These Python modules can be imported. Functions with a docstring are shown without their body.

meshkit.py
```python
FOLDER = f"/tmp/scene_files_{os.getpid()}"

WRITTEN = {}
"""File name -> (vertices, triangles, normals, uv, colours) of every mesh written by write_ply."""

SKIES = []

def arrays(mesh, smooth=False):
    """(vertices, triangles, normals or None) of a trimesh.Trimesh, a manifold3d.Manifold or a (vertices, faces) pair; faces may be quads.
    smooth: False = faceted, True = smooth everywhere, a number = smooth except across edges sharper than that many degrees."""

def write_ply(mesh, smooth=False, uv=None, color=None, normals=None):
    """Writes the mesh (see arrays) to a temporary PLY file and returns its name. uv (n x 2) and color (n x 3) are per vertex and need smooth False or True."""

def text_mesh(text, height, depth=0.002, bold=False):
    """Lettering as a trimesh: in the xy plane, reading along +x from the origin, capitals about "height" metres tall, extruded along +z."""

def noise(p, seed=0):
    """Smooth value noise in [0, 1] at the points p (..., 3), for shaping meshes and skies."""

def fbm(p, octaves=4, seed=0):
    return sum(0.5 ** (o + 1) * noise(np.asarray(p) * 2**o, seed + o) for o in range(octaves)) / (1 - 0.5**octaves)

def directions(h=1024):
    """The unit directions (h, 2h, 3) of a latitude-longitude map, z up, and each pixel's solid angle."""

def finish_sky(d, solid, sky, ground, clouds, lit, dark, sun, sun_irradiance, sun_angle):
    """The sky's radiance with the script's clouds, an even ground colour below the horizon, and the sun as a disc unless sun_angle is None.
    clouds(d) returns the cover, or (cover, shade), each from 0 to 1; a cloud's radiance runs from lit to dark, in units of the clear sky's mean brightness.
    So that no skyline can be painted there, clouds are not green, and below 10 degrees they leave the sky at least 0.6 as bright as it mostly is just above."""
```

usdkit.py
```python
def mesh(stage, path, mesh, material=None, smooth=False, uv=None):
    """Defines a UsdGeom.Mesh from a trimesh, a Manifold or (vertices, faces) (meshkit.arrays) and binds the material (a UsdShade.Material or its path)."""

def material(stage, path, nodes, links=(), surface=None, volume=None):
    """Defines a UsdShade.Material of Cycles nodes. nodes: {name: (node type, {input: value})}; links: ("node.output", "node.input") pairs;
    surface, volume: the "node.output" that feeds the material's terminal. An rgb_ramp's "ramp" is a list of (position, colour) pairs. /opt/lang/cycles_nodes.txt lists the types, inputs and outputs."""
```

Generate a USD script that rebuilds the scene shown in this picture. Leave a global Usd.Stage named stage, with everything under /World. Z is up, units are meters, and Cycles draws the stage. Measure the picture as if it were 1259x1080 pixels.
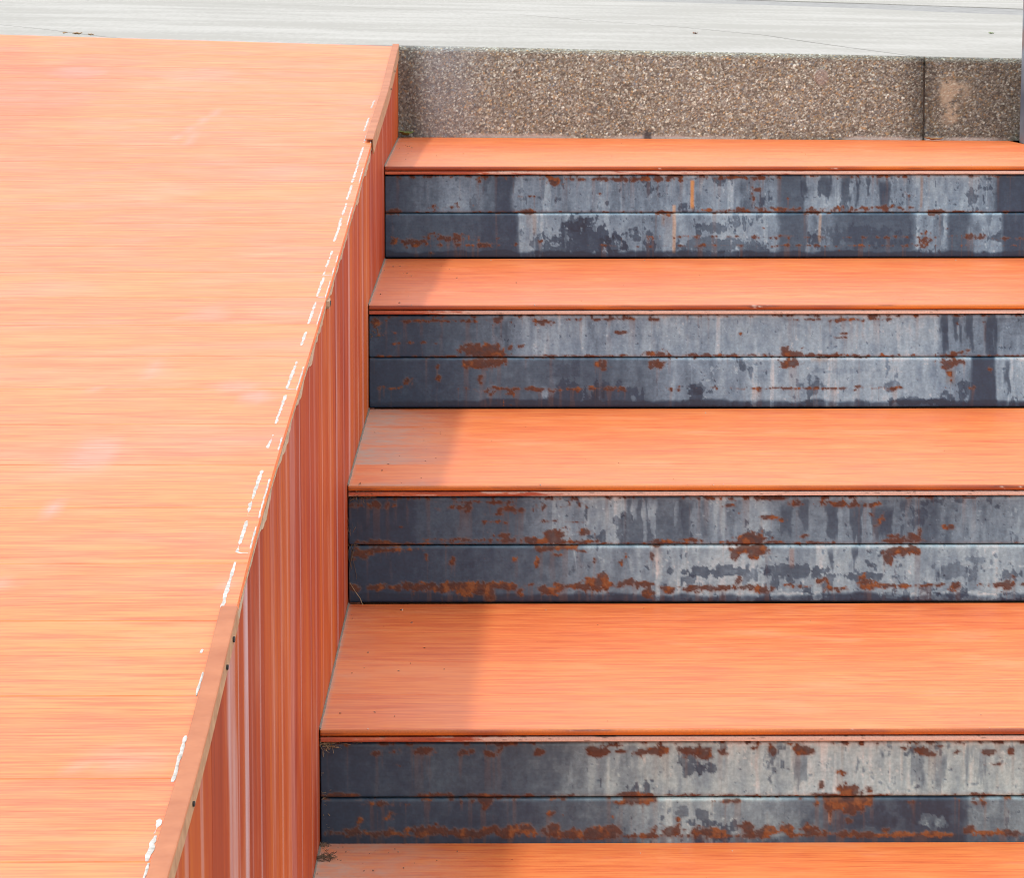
import math, numpy as np, usdkit, meshkit
from pxr import Usd, UsdGeom, UsdLux, UsdShade, Gf, Sdf, Vt
from scipy.spatial import cKDTree

stage = Usd.Stage.CreateInMemory()
UsdGeom.SetStageUpAxis(stage, "Z"); UsdGeom.SetStageMetersPerUnit(stage, 1.0)
UsdGeom.Xform.Define(stage, "/World"); UsdGeom.Scope.Define(stage, "/World/Looks")
T = Sdf.ValueTypeNames
rng = np.random.default_rng(7)

# ------------------------------------------------------------------ camera, sky, sun, exposure
F_PX, PW, PH = 4762.45, 1259.0, 1080.0
CAM = np.array([0.1572, -7.1113, 0.4568]); PITCH, YAW, ROLL = 0.1345, 0.0109, 0.0001
EXPOSURE, SKY_STRENGTH, SUN_INTENSITY, CLOUD = -0.27, 0.15, 0.5, (13.0, 13.1, 13.3)
SUN_AZ, SUN_EL, SUN_ANGLE = math.radians(-112), math.radians(67.5), 3.2
_f = np.array([math.sin(YAW) * math.cos(PITCH), math.cos(YAW) * math.cos(PITCH), -math.sin(PITCH)])
_r = np.array([math.cos(YAW), -math.sin(YAW), 0.0]); _u = np.cross(_r, _f)
cam = UsdGeom.Camera.Define(stage, "/World/camera")
cam.CreateFocalLengthAttr(50.0)
cam.CreateHorizontalApertureAttr(50.0 * PW / F_PX); cam.CreateVerticalApertureAttr(50.0 * PW / F_PX * 879 / 1024)
cam.CreateClippingRangeAttr(Gf.Vec2f(0.05, 5000.0)); cam.CreateExposureAttr(EXPOSURE)
m4 = np.eye(4); m4[0, :3] = _r; m4[1, :3] = _u; m4[2, :3] = -_f; m4[3, :3] = CAM
cam.AddTransformOp().Set(Gf.Matrix4d(*[float(v) for v in m4.ravel()]))

sun = UsdLux.DistantLight.Define(stage, "/World/sun")
sun.CreateIntensityAttr(SUN_INTENSITY); sun.CreateAngleAttr(SUN_ANGLE); sun.CreateColorAttr(Gf.Vec3f(1.0, 0.97, 0.93))
sun.GetPrim().CreateAttribute("inputs:normalize", T.Bool).Set(True)
sun.AddRotateZOp().Set(-math.degrees(SUN_AZ)); sun.AddRotateXOp().Set(math.degrees(SUN_EL) - 90.0)
sky_mat = usdkit.material(stage, "/World/Looks/sky_air", {
    "sky": ("sky_texture", {"sky_type": "single_scattering", "sun_disc": False, "sun_elevation": SUN_EL, "sun_rotation": SUN_AZ, "aerosol_density": 1.0}),
    "tc": ("texture_coordinate", {}),
    "mp": ("mapping", {"scale": (1.0, 1.0, 2.2)}),
    "cl": ("noise_texture", {"scale": 1.7, "detail": 6.0, "roughness": 0.58}),
    "cr": ("map_range", {"from_min": 0.30, "from_max": 0.60, "to_min": 0.55, "to_max": 0.95, "clamp": True}),
    "mx": ("mix_color", {"blend_type": "mix", "use_clamp": False, "b": CLOUD}),
    "bg": ("background_shader", {"strength": SKY_STRENGTH})},
    [("tc.generated", "mp.vector"), ("mp.vector", "cl.vector"), ("cl.fac", "cr.value"),
     ("cr.result", "mx.fac"), ("sky.color", "mx.a"), ("mx.result", "bg.color")], surface="bg.background")
sky = UsdLux.DomeLight.Define(stage, "/World/sky")
UsdShade.MaterialBindingAPI.Apply(sky.GetPrim()).Bind(sky_mat)

# ------------------------------------------------------------------ helpers
_names = {}
def path_for(parent, name):
    base = f"{parent}/{name}"; n = _names.get(base, 0); _names[base] = n + 1
    return base if n == 0 else f"{base}_{n:03d}"
def tag(prim, label=None, cat=None, group=None, kind=None):
    p = prim.GetPrim()
    for k, v in (("label", label), ("category", cat), ("group", group), ("kind", kind)):
        if v: p.SetCustomDataByKey(k, v)
    return prim
def xform(name, **kw):
    return tag(UsdGeom.Xform.Define(stage, path_for("/World", name)), **kw)
def put(name, mesh, mat, parent="/World", smooth=False, pv=None, **kw):
    par = parent if isinstance(parent, str) else str(parent.GetPrim().GetPath())
    m = usdkit.mesh(stage, path_for(par, name), mesh, mat, smooth=smooth)
    api = UsdGeom.PrimvarsAPI(m)
    for k, v in (pv or {}).items():
        v = np.asarray(v, np.float32)
        if v.ndim == 0: api.CreatePrimvar(k, T.FloatArray, "vertex").Set(Vt.FloatArray.FromNumpy(np.full(len(m.GetPointsAttr().Get()), float(v), np.float32)))
        elif v.ndim == 1: api.CreatePrimvar(k, T.FloatArray, "vertex").Set(Vt.FloatArray.FromNumpy(v))
        else: api.CreatePrimvar(k, T.Color3fArray, "vertex").Set(Vt.Vec3fArray.FromNumpy(v))
    return tag(m, **kw)
def cat_meshes(parts):
    vs, fs, o = [], [], 0
    for v, f in parts:
        vs.append(np.asarray(v, float)); fs.append(np.asarray(f, int) + o); o += len(v)
    return np.concatenate(vs), np.concatenate(fs)
def loft(rings, closed=True, caps=True):
    """rings: (n, m, 3) cross-section loops; quads between neighbours, fan caps at both ends."""
    R = np.asarray(rings, float); n, m, _ = R.shape
    i, j = np.meshgrid(np.arange(n - 1), np.arange(m if closed else m - 1), indexing="ij")
    a = i * m + j; b = i * m + (j + 1) % m; c = (i + 1) * m + (j + 1) % m; d = (i + 1) * m + j
    f = np.concatenate([np.stack([a, b, c], -1).reshape(-1, 3), np.stack([a, c, d], -1).reshape(-1, 3)])
    v = R.reshape(-1, 3)
    if caps and closed:
        c0, c1 = R[0].mean(0), R[-1].mean(0); k = len(v); v = np.vstack([v, c0, c1]); q = np.arange(m)
        f = np.concatenate([f, np.stack([np.full(m, k), (q + 1) % m, q], -1), np.stack([np.full(m, k + 1), (n - 1) * m + q, (n - 1) * m + (q + 1) % m], -1)])
    return v, f
def box(x0, x1, y0, y1, z0, z1):
    ring = lambda x: [(x, y0, z0), (x, y1, z0), (x, y1, z1), (x, y0, z1)]
    return loft([ring(x0), ring(x1)])
def tube(pts, r, sides=5):
    P = np.asarray(pts, float); R = np.broadcast_to(np.asarray(r, float), len(P)); out = []
    t = np.gradient(P, axis=0); t /= np.linalg.norm(t, axis=1)[:, None] + 1e-12
    a = np.cross(t, [0.31, 0.23, 0.92]); a /= np.linalg.norm(a, axis=1)[:, None] + 1e-12; b = np.cross(t, a)
    for k in range(len(P)):
        w = np.arange(sides) / sides * 2 * np.pi
        out.append(P[k] + R[k] * (np.cos(w)[:, None] * a[k] + np.sin(w)[:, None] * b[k]))
    return loft(out)
sstep = lambda a, b, x: (lambda t: t * t * (3 - 2 * t))(np.clip((x - a) / (b - a), 0, 1))
def nz(*c, seed=0, octaves=4):
    return meshkit.fbm(np.stack(np.broadcast_arrays(*c), -1) + 137.3, octaves, seed)
mixc = lambda a, b, t: a + (np.asarray(b) - a) * t[..., None]

# ------------------------------------------------------------------ materials
def laminate(name, grain, low, mid, high, rough=0.42, spec=0.29, amp=1.7):
    fine, band, blot = {"x": ((14.0, 200, 200), (4.5, 62, 62), (6.0, 11, 11)), "z": ((34, 34, 3.5), (7, 7, 1.6), (6, 6, 3.0))}[grain]
    return usdkit.material(stage, f"/World/Looks/{name}", {
        "geo": ("geometry", {}), "tone": ("attribute", {"attribute": "tone"}), "dust": ("attribute", {"attribute": "dust"}), "pale": ("attribute", {"attribute": "pale"}),
        "m1": ("mapping", {"scale": fine}), "m2": ("mapping", {"scale": band}), "m3": ("mapping", {"scale": blot}),
        "n1": ("noise_texture", {"scale": 1.0, "detail": 4.0, "roughness": 0.62}),
        "n2": ("noise_texture", {"scale": 1.0, "detail": 3.0, "roughness": 0.55}),
        "n3": ("noise_texture", {"scale": 1.0, "detail": 5.0, "roughness": 0.6}),
        "nd": ("noise_texture", {"scale": 42.0, "detail": 5.0, "roughness": 0.7}),
        "a1": ("math", {"math_type": "multiply_add", "value2": amp, "value3": 0.24 - amp / 2}),
        "a2": ("math", {"math_type": "multiply_add", "value2": 0.62}),
        "a3": ("math", {"math_type": "add"}),
        "a4": ("math", {"math_type": "multiply_add", "value2": 0.42}),
        "rp": ("rgb_ramp", {"ramp": [(0.36, low), (0.66, mid), (0.98, high)]}),
        "pr": ("map_range", {"from_min": 0.56, "from_max": 0.80, "to_min": 0.0, "to_max": 0.26, "clamp": True}),
        "pm": ("mix_color", {"b": (0.66, 0.40, 0.29)}),
        "ds": ("math", {"math_type": "multiply"}), "dr": ("map_range", {"from_min": 0.25, "from_max": 0.65, "to_min": 0.25, "to_max": 1.0, "clamp": True}),
        "dm": ("mix_color", {"b": (0.43, 0.36, 0.31)}),
        "gp": ("map_range", {"from_min": 0.32, "from_max": 0.62, "to_min": 0.25, "to_max": 1.2, "clamp": True}), "pg": ("math", {"math_type": "multiply", "use_clamp": True}),
        "wm": ("mix_color", {"b": (0.47, 0.33, 0.34)}),
        "rr": ("map_range", {"from_min": 0.3, "from_max": 0.7, "to_min": rough - 0.05, "to_max": rough + 0.09, "clamp": True}),
        "rd": ("math", {"math_type": "multiply_add", "value2": 0.35, "use_clamp": True}),
        "bp": ("bump", {"strength": 0.12, "distance": 0.0008}),
        "p": ("principled_bsdf", {"specular_ior_level": spec})},
        [("geo.position", "m1.vector"), ("geo.position", "m2.vector"), ("geo.position", "m3.vector"), ("geo.position", "nd.vector"),
         ("m1.vector", "n1.vector"), ("m2.vector", "n2.vector"), ("m3.vector", "n3.vector"),
         ("n1.fac", "a1.value1"), ("n2.fac", "a2.value1"), ("a1.value", "a2.value3"), ("a2.value", "a3.value1"), ("tone.fac", "a3.value2"),
         ("n3.fac", "a4.value1"), ("a3.value", "a4.value3"), ("a4.value", "rp.fac"),
         ("n3.fac", "pr.value"), ("pr.result", "pm.fac"), ("rp.color", "pm.a"),
         ("nd.fac", "dr.value"), ("dr.result", "ds.value1"), ("dust.fac", "ds.value2"), ("ds.value", "dm.fac"), ("pm.result", "wm.a"), ("n1.fac", "gp.value"), ("gp.result", "pg.value1"), ("pale.fac", "pg.value2"), ("pg.value", "wm.fac"), ("wm.result", "dm.a"),
         ("dm.result", "p.base_color"), ("n3.fac", "rr.value"), ("ds.value", "rd.value1"), ("rr.result", "rd.value3"), ("rd.value", "p.roughness"),
         ("n1.fac", "bp.height"), ("bp.normal", "p.normal")], surface="p.BSDF")
def baked(name, rough=0.5, rust_rough=0.85, bump=0.25, spec=0.5, fine=420.0, metallic=0.0, dist=0.0006):
    """Surface whose weathering (stains, paint loss, rust) and painted shade are held per vertex; fine grain comes from noise."""
    return usdkit.material(stage, f"/World/Looks/{name}", {
        "geo": ("geometry", {}), "c": ("attribute", {"attribute": "paint"}), "r": ("attribute", {"attribute": "rust"}),
        "n": ("noise_texture", {"scale": fine, "detail": 4.0, "roughness": 0.6}),
        "v": ("map_range", {"from_min": 0.25, "from_max": 0.75, "to_min": 0.80, "to_max": 1.2}),
        "mul": ("mix_color", {"blend_type": "multiply", "fac": 1.0, "use_clamp": False}),
        "rg": ("mix_float", {"a": rough, "b": rust_rough}),
        "bs": ("map_range", {"from_min": 0.0, "from_max": 1.0, "to_min": bump * 0.35, "to_max": min(1.0, bump * 2.6)}),
        "bp": ("bump", {"distance": dist}),
        "p": ("principled_bsdf", {"specular_ior_level": spec, "metallic": metallic})},
        [("geo.position", "n.vector"), ("n.fac", "v.value"), ("c.color", "mul.a"), ("v.result", "mul.b"), ("mul.result", "p.base_color"),
         ("r.fac", "rg.fac"), ("rg.result", "p.roughness"), ("r.fac", "bs.value"), ("bs.result", "bp.strength"), ("n.fac", "bp.height"), ("bp.normal", "p.normal")], surface="p.BSDF")
def plain(name, c1, c2, scale=60.0, rough=0.6, bump=0.2, spec=0.5, dist=0.001, stretch=(1, 1, 1)):
    return usdkit.material(stage, f"/World/Looks/{name}", {
        "geo": ("geometry", {}), "mp": ("mapping", {"scale": stretch}), "n": ("noise_texture", {"scale": scale, "detail": 5.0, "roughness": 0.62}),
        "r": ("rgb_ramp", {"ramp": [(0.3, c1), (0.7, c2)]}), "bp": ("bump", {"strength": bump, "distance": dist}),
        "p": ("principled_bsdf", {"roughness": rough, "specular_ior_level": spec})},
        [("geo.position", "mp.vector"), ("mp.vector", "n.vector"), ("n.fac", "r.fac"), ("r.color", "p.base_color"), ("n.fac", "bp.height"), ("bp.normal", "p.normal")], surface="p.BSDF")

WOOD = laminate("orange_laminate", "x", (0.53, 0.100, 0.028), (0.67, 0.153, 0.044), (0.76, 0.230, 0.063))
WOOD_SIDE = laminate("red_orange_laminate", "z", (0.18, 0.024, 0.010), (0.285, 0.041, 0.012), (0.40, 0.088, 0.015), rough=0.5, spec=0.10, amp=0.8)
STEEL = baked("weathered_steel", rough=0.48, bump=0.2, fine=260.0)
EDGE = baked("worn_edge_paint", rough=0.4, bump=0.2)
PEBBLE = baked("exposed_aggregate", rough=0.75, bump=0.2, fine=900.0, spec=0.35)
CORE = plain("fibreboard_core", (0.26, 0.17, 0.10), (0.50, 0.38, 0.26), 140.0, 0.9, 0.6)
PLY = plain("dark_substrate", (0.045, 0.03, 0.02), (0.09, 0.06, 0.04), 40.0, 0.9, 0.3)
CAULK = plain("dried_caulk", (0.32, 0.31, 0.28), (0.64, 0.63, 0.60), 120.0, 0.8, 0.5)
TRIM = plain("brown_trim", (0.36, 0.112, 0.044), (0.48, 0.175, 0.076), 22.0, 0.55, 0.15, spec=0.3)
TRIM_SIDE = plain("tan_trim_flange", (0.26, 0.13, 0.065), (0.42, 0.24, 0.13), 50.0, 0.6, 0.2, spec=0.25)
DARK = plain("dark_hole", (0.012, 0.010, 0.009), (0.03, 0.025, 0.02), 80.0, 0.9, 0.1)
DIRT = plain("packed_dirt", (0.12, 0.10, 0.08), (0.26, 0.22, 0.18), 300.0, 0.95, 0.6)
CONC = usdkit.material(stage, "/World/Looks/pale_concrete", {
    "geo": ("geometry", {}), "m1": ("mapping", {"scale": (1.2, 2.2, 1.0)}), "m2": ("mapping", {"scale": (0.5, 1.6, 1.0)}), "m4": ("mapping", {"scale": (80.0, 9.0, 1.0)}),
    "n1": ("noise_texture", {"scale": 1.6, "detail": 6.0, "roughness": 0.6}), "n2": ("noise_texture", {"scale": 1.0, "detail": 5.0, "roughness": 0.75}),
    "n3": ("noise_texture", {"scale": 2.0, "detail": 4.0, "roughness": 0.6}), "tone": ("attribute", {"attribute": "tone"}),
    "s": ("math", {"math_type": "multiply_add", "value2": 0.55}), "s2": ("math", {"math_type": "multiply_add", "value2": 0.2}), "s3": ("math", {"math_type": "add"}), "s5": ("math", {"math_type": "multiply", "value2": 0.5}),
    "r": ("rgb_ramp", {"ramp": [(0.35, (0.335, 0.328, 0.303)), (0.44, (0.400, 0.393, 0.368)), (0.53, (0.44, 0.434, 0.41))]}),
    "bp": ("bump", {"strength": 0.5, "distance": 0.002}), "p": ("principled_bsdf", {"roughness": 0.8, "specular_ior_level": 0.3})},
    [("geo.position", "m1.vector"), ("m1.vector", "n1.vector"), ("geo.position", "m2.vector"), ("m2.vector", "n3.vector"), ("geo.position", "m4.vector"), ("m4.vector", "n2.vector"),
     ("n2.fac", "s.value1"), ("n1.fac", "s.value3"), ("n3.fac", "s2.value1"), ("s.value", "s2.value3"), ("s2.value", "s3.value1"), ("tone.fac", "s3.value2"), ("s3.value", "s5.value1"), ("s5.value", "r.fac"),
     ("r.color", "p.base_color"), ("n2.fac", "bp.height"), ("bp.normal", "p.normal")], surface="p.BSDF")
GROUND = plain("lower_ground_concrete", (0.30, 0.29, 0.27), (0.42, 0.41, 0.39), 3.0, 0.85, 0.3)
JOINT = plain("joint_mortar", (0.20, 0.20, 0.195), (0.34, 0.34, 0.335), 30.0, 0.9, 0.5)
LEAF_GREEN = plain("green_leaf", (0.10, 0.17, 0.04), (0.26, 0.33, 0.12), 120.0, 0.6, 0.2)
LEAF_BROWN = plain("brown_leaf", (0.20, 0.10, 0.035), (0.42, 0.26, 0.11), 120.0, 0.7, 0.3)
STRAW = plain("dry_straw", (0.16, 0.11, 0.06), (0.42, 0.32, 0.19), 90.0, 0.85, 0.2)
ROOTS = plain("brown_roots", (0.07, 0.045, 0.03), (0.20, 0.14, 0.09), 90.0, 0.9, 0.2)

# ------------------------------------------------------------------ measures of the place
D, H, H5, S = 0.85, 0.17107, 0.14155, 0.009749          # tread depth, rise, last rise, slant of the ramp's side
BW = 0.2145                                              # board width
XR = 1.85                                                # how far the steps run to the right
ZT = [0.0, -H, -2 * H, -3 * H, -3 * H - H5]
wall_y = lambda x: 0.9465 - 0.1136 * np.asarray(x, float)
pave_z = lambda x: 0.1893 - 0.01762 * np.asarray(x, float)
_py = np.array([-6.4, -5.2, -4.638, -4.447, -4.287, -4.135, -3.967, -3.765, -3.512, -3.197, -2.807, -2.334, -1.765, -1.076, -0.194, 0.45, 0.93, 1.3])
_pz = np.array([-0.262, -0.205, -0.178, -0.168, -0.156, -0.1405, -0.1215, -0.102, -0.083, -0.064, -0.044, -0.019, 0.013, 0.056, 0.111, 0.151, 0.1870, 0.213])
from scipy.interpolate import PchipInterpolator
_prof = PchipInterpolator(_py, _pz)
def deck_z(x, y):
    return _prof(y) - 0.01762 * np.minimum(np.asarray(x, float), 0) * np.clip((np.asarray(y, float) + 1.6) / 2.5, 0, 1)
side_x = lambda y: S * np.asarray(y, float)

# ------------------------------------------------------------------ setting: lower ground and the upper pavement
g = 400.0
tag(put("ground", ([(-g, -g, -1.35), (g, -g, -1.35), (g, g, -1.35), (-g, g, -1.35)], [(0, 1, 2), (0, 2, 3)]), GROUND), kind="structure")
from shapely.geometry import Polygon, LineString, box as sbox
from shapely import affinity
import trimesh
def slab(poly, top, thick=0.08):
    """Extrudes a plan polygon; its top follows top(x)."""
    m = trimesh.creation.extrude_polygon(poly, 1.0); v = m.vertices.copy()
    z = top(v[:, 0]); v[:, 2] = np.where(v[:, 2] > 0.5, z, z - thick)
    return v, m.faces
PX0, PX1, PYB = -14.0, 14.0, 26.0
outline = Polygon([(PX0, wall_y(PX0) + 0.004), (0.004, wall_y(0.004) + 0.004), (0.004, wall_y(0.004) + 0.030), (PX1, wall_y(PX1) + 0.030), (PX1, PYB), (PX0, PYB)])
joint = LineString([(-8.0, 6.3), (-3.0, 5.2), (-0.215, 4.26), (0.117, 3.891), (0.297, 3.70), (0.45, 3.25), (0.695, 2.70), (0.859, 2.142), (0.931, 1.645), (1.006, 1.204), (1.10, 0.70)]).buffer(0.0045)
joint2 = LineString([(-9.0, 6.0), (-2.0, 3.2), (-0.931, 1.923), (-0.809, 1.672), (-0.613, 1.177), (-0.50, 0.98), (-0.42, 0.85)]).buffer(0.004)
band = LineString([(-9.0, 9.4), (0.85, 6.05), (1.31, 5.75), (1.65, 5.45), (1.90, 5.10), (7.0, 0.1)]).buffer(0.34)
pavement = tag(put("pavement", slab(outline, lambda x: pave_z(x) - 0.012, 0.25), JOINT), kind="structure")
rest = outline.difference(joint).difference(joint2).difference(band)
pieces = sorted([p for p in (rest.geoms if hasattr(rest, "geoms") else [rest]) if p.area > 0.05], key=lambda p: -p.area)
for k, p in enumerate(pieces):
    cx = p.representative_point()
    tone = {0: 0.0}.get(k, float(rng.uniform(-0.03, 0.03))) - (0.10 if p.contains(__import__('shapely').geometry.Point(-0.75, 1.25)) else 0)
    q = p.intersection(sbox(-0.9, 0.9, -0.45, 1.6))
    put("slab", slab(p, lambda x: pave_z(x), 0.011), CONC, pavement, pv={"tone": tone})
put("darker_band", slab(band.intersection(outline).buffer(-0.002), lambda x: pave_z(x) - 0.003, 0.008), JOINT, pavement)  # wide darker band across the pavement, slightly below the slabs

# ------------------------------------------------------------------ exposed-aggregate retaining wall
wall = xform("retaining_wall", label="low exposed-aggregate pebble wall behind the top step", cat="wall")
def wall_panel(x0, x1, label=None):
    step = 0.0014
    nx, nv = int((x1 - x0) / step), 148
    xs = np.linspace(x0, x1, nx)
    # profile parameter: up the face, over a rounded rim, onto the top
    face = np.linspace(-0.012, 0.176, 132); rim = np.linspace(0, 1, nv - len(face) + 1)[1:]
    X, F = np.meshgrid(xs, np.arange(nv), indexing="ij")
    top = pave_z(X) + 0.001
    hgt = np.concatenate([face / 0.176, np.ones(len(rim))])[F.astype(int)]
    a = np.concatenate([np.zeros(len(face)), rim])[F.astype(int)]
    Zb = -0.012 + (hgt + 0.068) / 1.068 * (top - 0.010 + 0.012)
    Z = Zb + 0.010 * np.sin(a * np.pi / 2)
    Yo = 0.010 * (1 - np.cos(a * np.pi / 2)) + np.where(a > 0.75, (a - 0.75) * 0.085, 0)
    dist = np.concatenate([face, 0.176 + rim * 0.030])[F.astype(int)]
    r = np.random.default_rng(int(x0 * 1000) + 31)
    n = int((x1 - x0) * 0.225 / 0.0030 ** 2)
    pts = np.stack([r.uniform(x0, x1, n), r.uniform(-0.015, 0.208, n)], 1)
    d, idx = cKDTree(pts).query(np.stack([X.ravel(), dist.ravel()], 1), k=2)
    d1, d2, idx = d[:, 0].reshape(X.shape), d[:, 1].reshape(X.shape), idx[:, 0].reshape(X.shape)
    dome = np.clip((d2 - d1) / 0.0022, 0, 1)
    pal = np.array([(0.085, 0.062, 0.048), (0.15, 0.11, 0.082), (0.20, 0.16, 0.13), (0.23, 0.155, 0.09), (0.26, 0.22, 0.19), (0.36, 0.31, 0.25), (0.46, 0.42, 0.36), (0.32, 0.19, 0.10), (0.13, 0.13, 0.14)])
    who = r.choice(len(pal), n, p=[.20, .16, .14, .11, .13, .12, .06, .04, .04])
    pc = pal[who] * r.uniform(0.85, 1.35, (n, 1))
    col = pc[idx]
    col = mixc(col, (0.13, 0.105, 0.085), 0.55 * (1 - sstep(0.15, 0.6, dome)))
    # stains with a shape of their own, and darker areas
    big = nz(X * 6, dist * 9, 0 * X, seed=3)
    col = col * (0.80 + 0.52 * big)[..., None] * np.array((1.18, 1.42, 1.46))
    px = 629.5 + ((X - CAM[0]) / (wall_y(X) - CAM[1]) - YAW) * F_PX        # only to read off measured places along the wall
    grey = np.exp(-((px - 545) / 45) ** 2) * (0.4 + nz(X * 25, dist * 25, 0 * X, seed=5))
    col = mixc(col, (0.29, 0.325, 0.37), np.clip(grey * 0.38, 0, 0.4))
    darken = np.exp(-((px - 505) / 16) ** 2) * 0.45 + np.exp(-((px - 1133) / 22) ** 2) * 0.45 + sstep(1140, 1185, px) * 0.28 + sstep(940, 1100, px) * 0.12  # darkens the left corner, the joint and the right-hand panel
    col = col * (1 - np.clip(darken, 0, 0.6) * (0.6 + 0.7 * big))[..., None]
    lw = 0.5 + nz(X * 60, dist * 60, 0 * X, seed=9)
    pale = (np.exp(-((px - 1167) / 9) ** 4) * sstep(0.03, 0.06, dist) * (1 - sstep(0.13, 0.15, dist)) + np.exp(-((px - 1172) / 14) ** 2 - ((dist - 0.115) / 0.024) ** 2)) * lw
    col = mixc(col, (0.42, 0.36, 0.26), np.clip(pale * 1.3 * sstep(0.35, 0.6, nz(X * 70, dist * 70, 0 * X, seed=33)), 0, 0.68))
    lime = (1 - sstep(0.004, 0.014, dist + 0.012 * (nz(X * 30, 0 * X, 0 * X, seed=12) - 0.45))) * sstep(0.42, 0.6, nz(X * 9, 0 * X, 0 * X, seed=14) + 0.25 * np.exp(-((px - 1118) / 30) ** 2))
    col = mixc(col, (0.48, 0.45, 0.41), np.clip(lime, 0, 0.85))
    plug = sstep(1.15, 0.85, np.hypot((px - 1009) / 8.5, (dist - 0.142) / 0.017) + 0.4 * (nz(X * 80, dist * 80, 0 * X, seed=17) - 0.5))
    col = mixc(col, (0.30, 0.25, 0.225), np.clip(plug * 0.55, 0, 1))
    smear = np.exp(-((px - 796) / 5) ** 4 - ((dist - 0.008) / 0.011) ** 4)
    col = mixc(col, (0.05, 0.05, 0.055), np.clip(smear, 0, 0.9))
    relief = 0.0016 * np.sqrt(dome) + 0.003 * (nz(X * 18, dist * 18, 0 * X, seed=21) - 0.5) + 0.0015 * plug
    outy, outz = -np.cos(a * np.pi / 2), np.sin(a * np.pi / 2)
    edge = np.minimum(sstep(x0, x0 + 0.006, X), 1 - sstep(x1 - 0.006, x1, X))
    Y = wall_y(X) + Yo + outy * relief + 0.005 * (1 - edge)
    Z = Z + outz * (relief + 0.003 * (nz(X * 40, dist * 3, 0 * X, seed=25) - 0.5) * (a > 0) * (a < 0.9)) - 0.0022
    front = np.stack([X, Y, Z], -1)
    back = np.stack([np.stack([xs, wall_y(xs) + 0.029, pave_z(xs) - 0.02], -1), np.stack([xs, wall_y(xs) + 0.029, np.full(nx, -0.2)], -1), np.stack([xs, wall_y(xs) + 0.004, np.full(nx, -0.2)], -1)], 1)
    rings = np.concatenate([front, back], 1)
    v, f = loft(rings)
    colr = np.concatenate([col, np.full((nx, 3, 3), 0.2)], 1).reshape(-1, 3); colr = np.vstack([colr, [[.2, .2, .2]] * 2])
    put("panel", (v, f[:, ::-1]), PEBBLE, wall, smooth=True, pv={"paint": colr, "rust": np.zeros(len(v))}, label=label)
XJ = 1.0865
wall_panel(0.002, XJ - 0.0018)
wall_panel(XJ + 0.0018, 1.95, "darker wall panel with a pale stain")
put("joint_backing", box(XJ - 0.02, XJ + 0.02, float(wall_y(XJ)) + 0.011, float(wall_y(XJ)) + 0.027, -0.1, 0.152), DIRT, wall)

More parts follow.
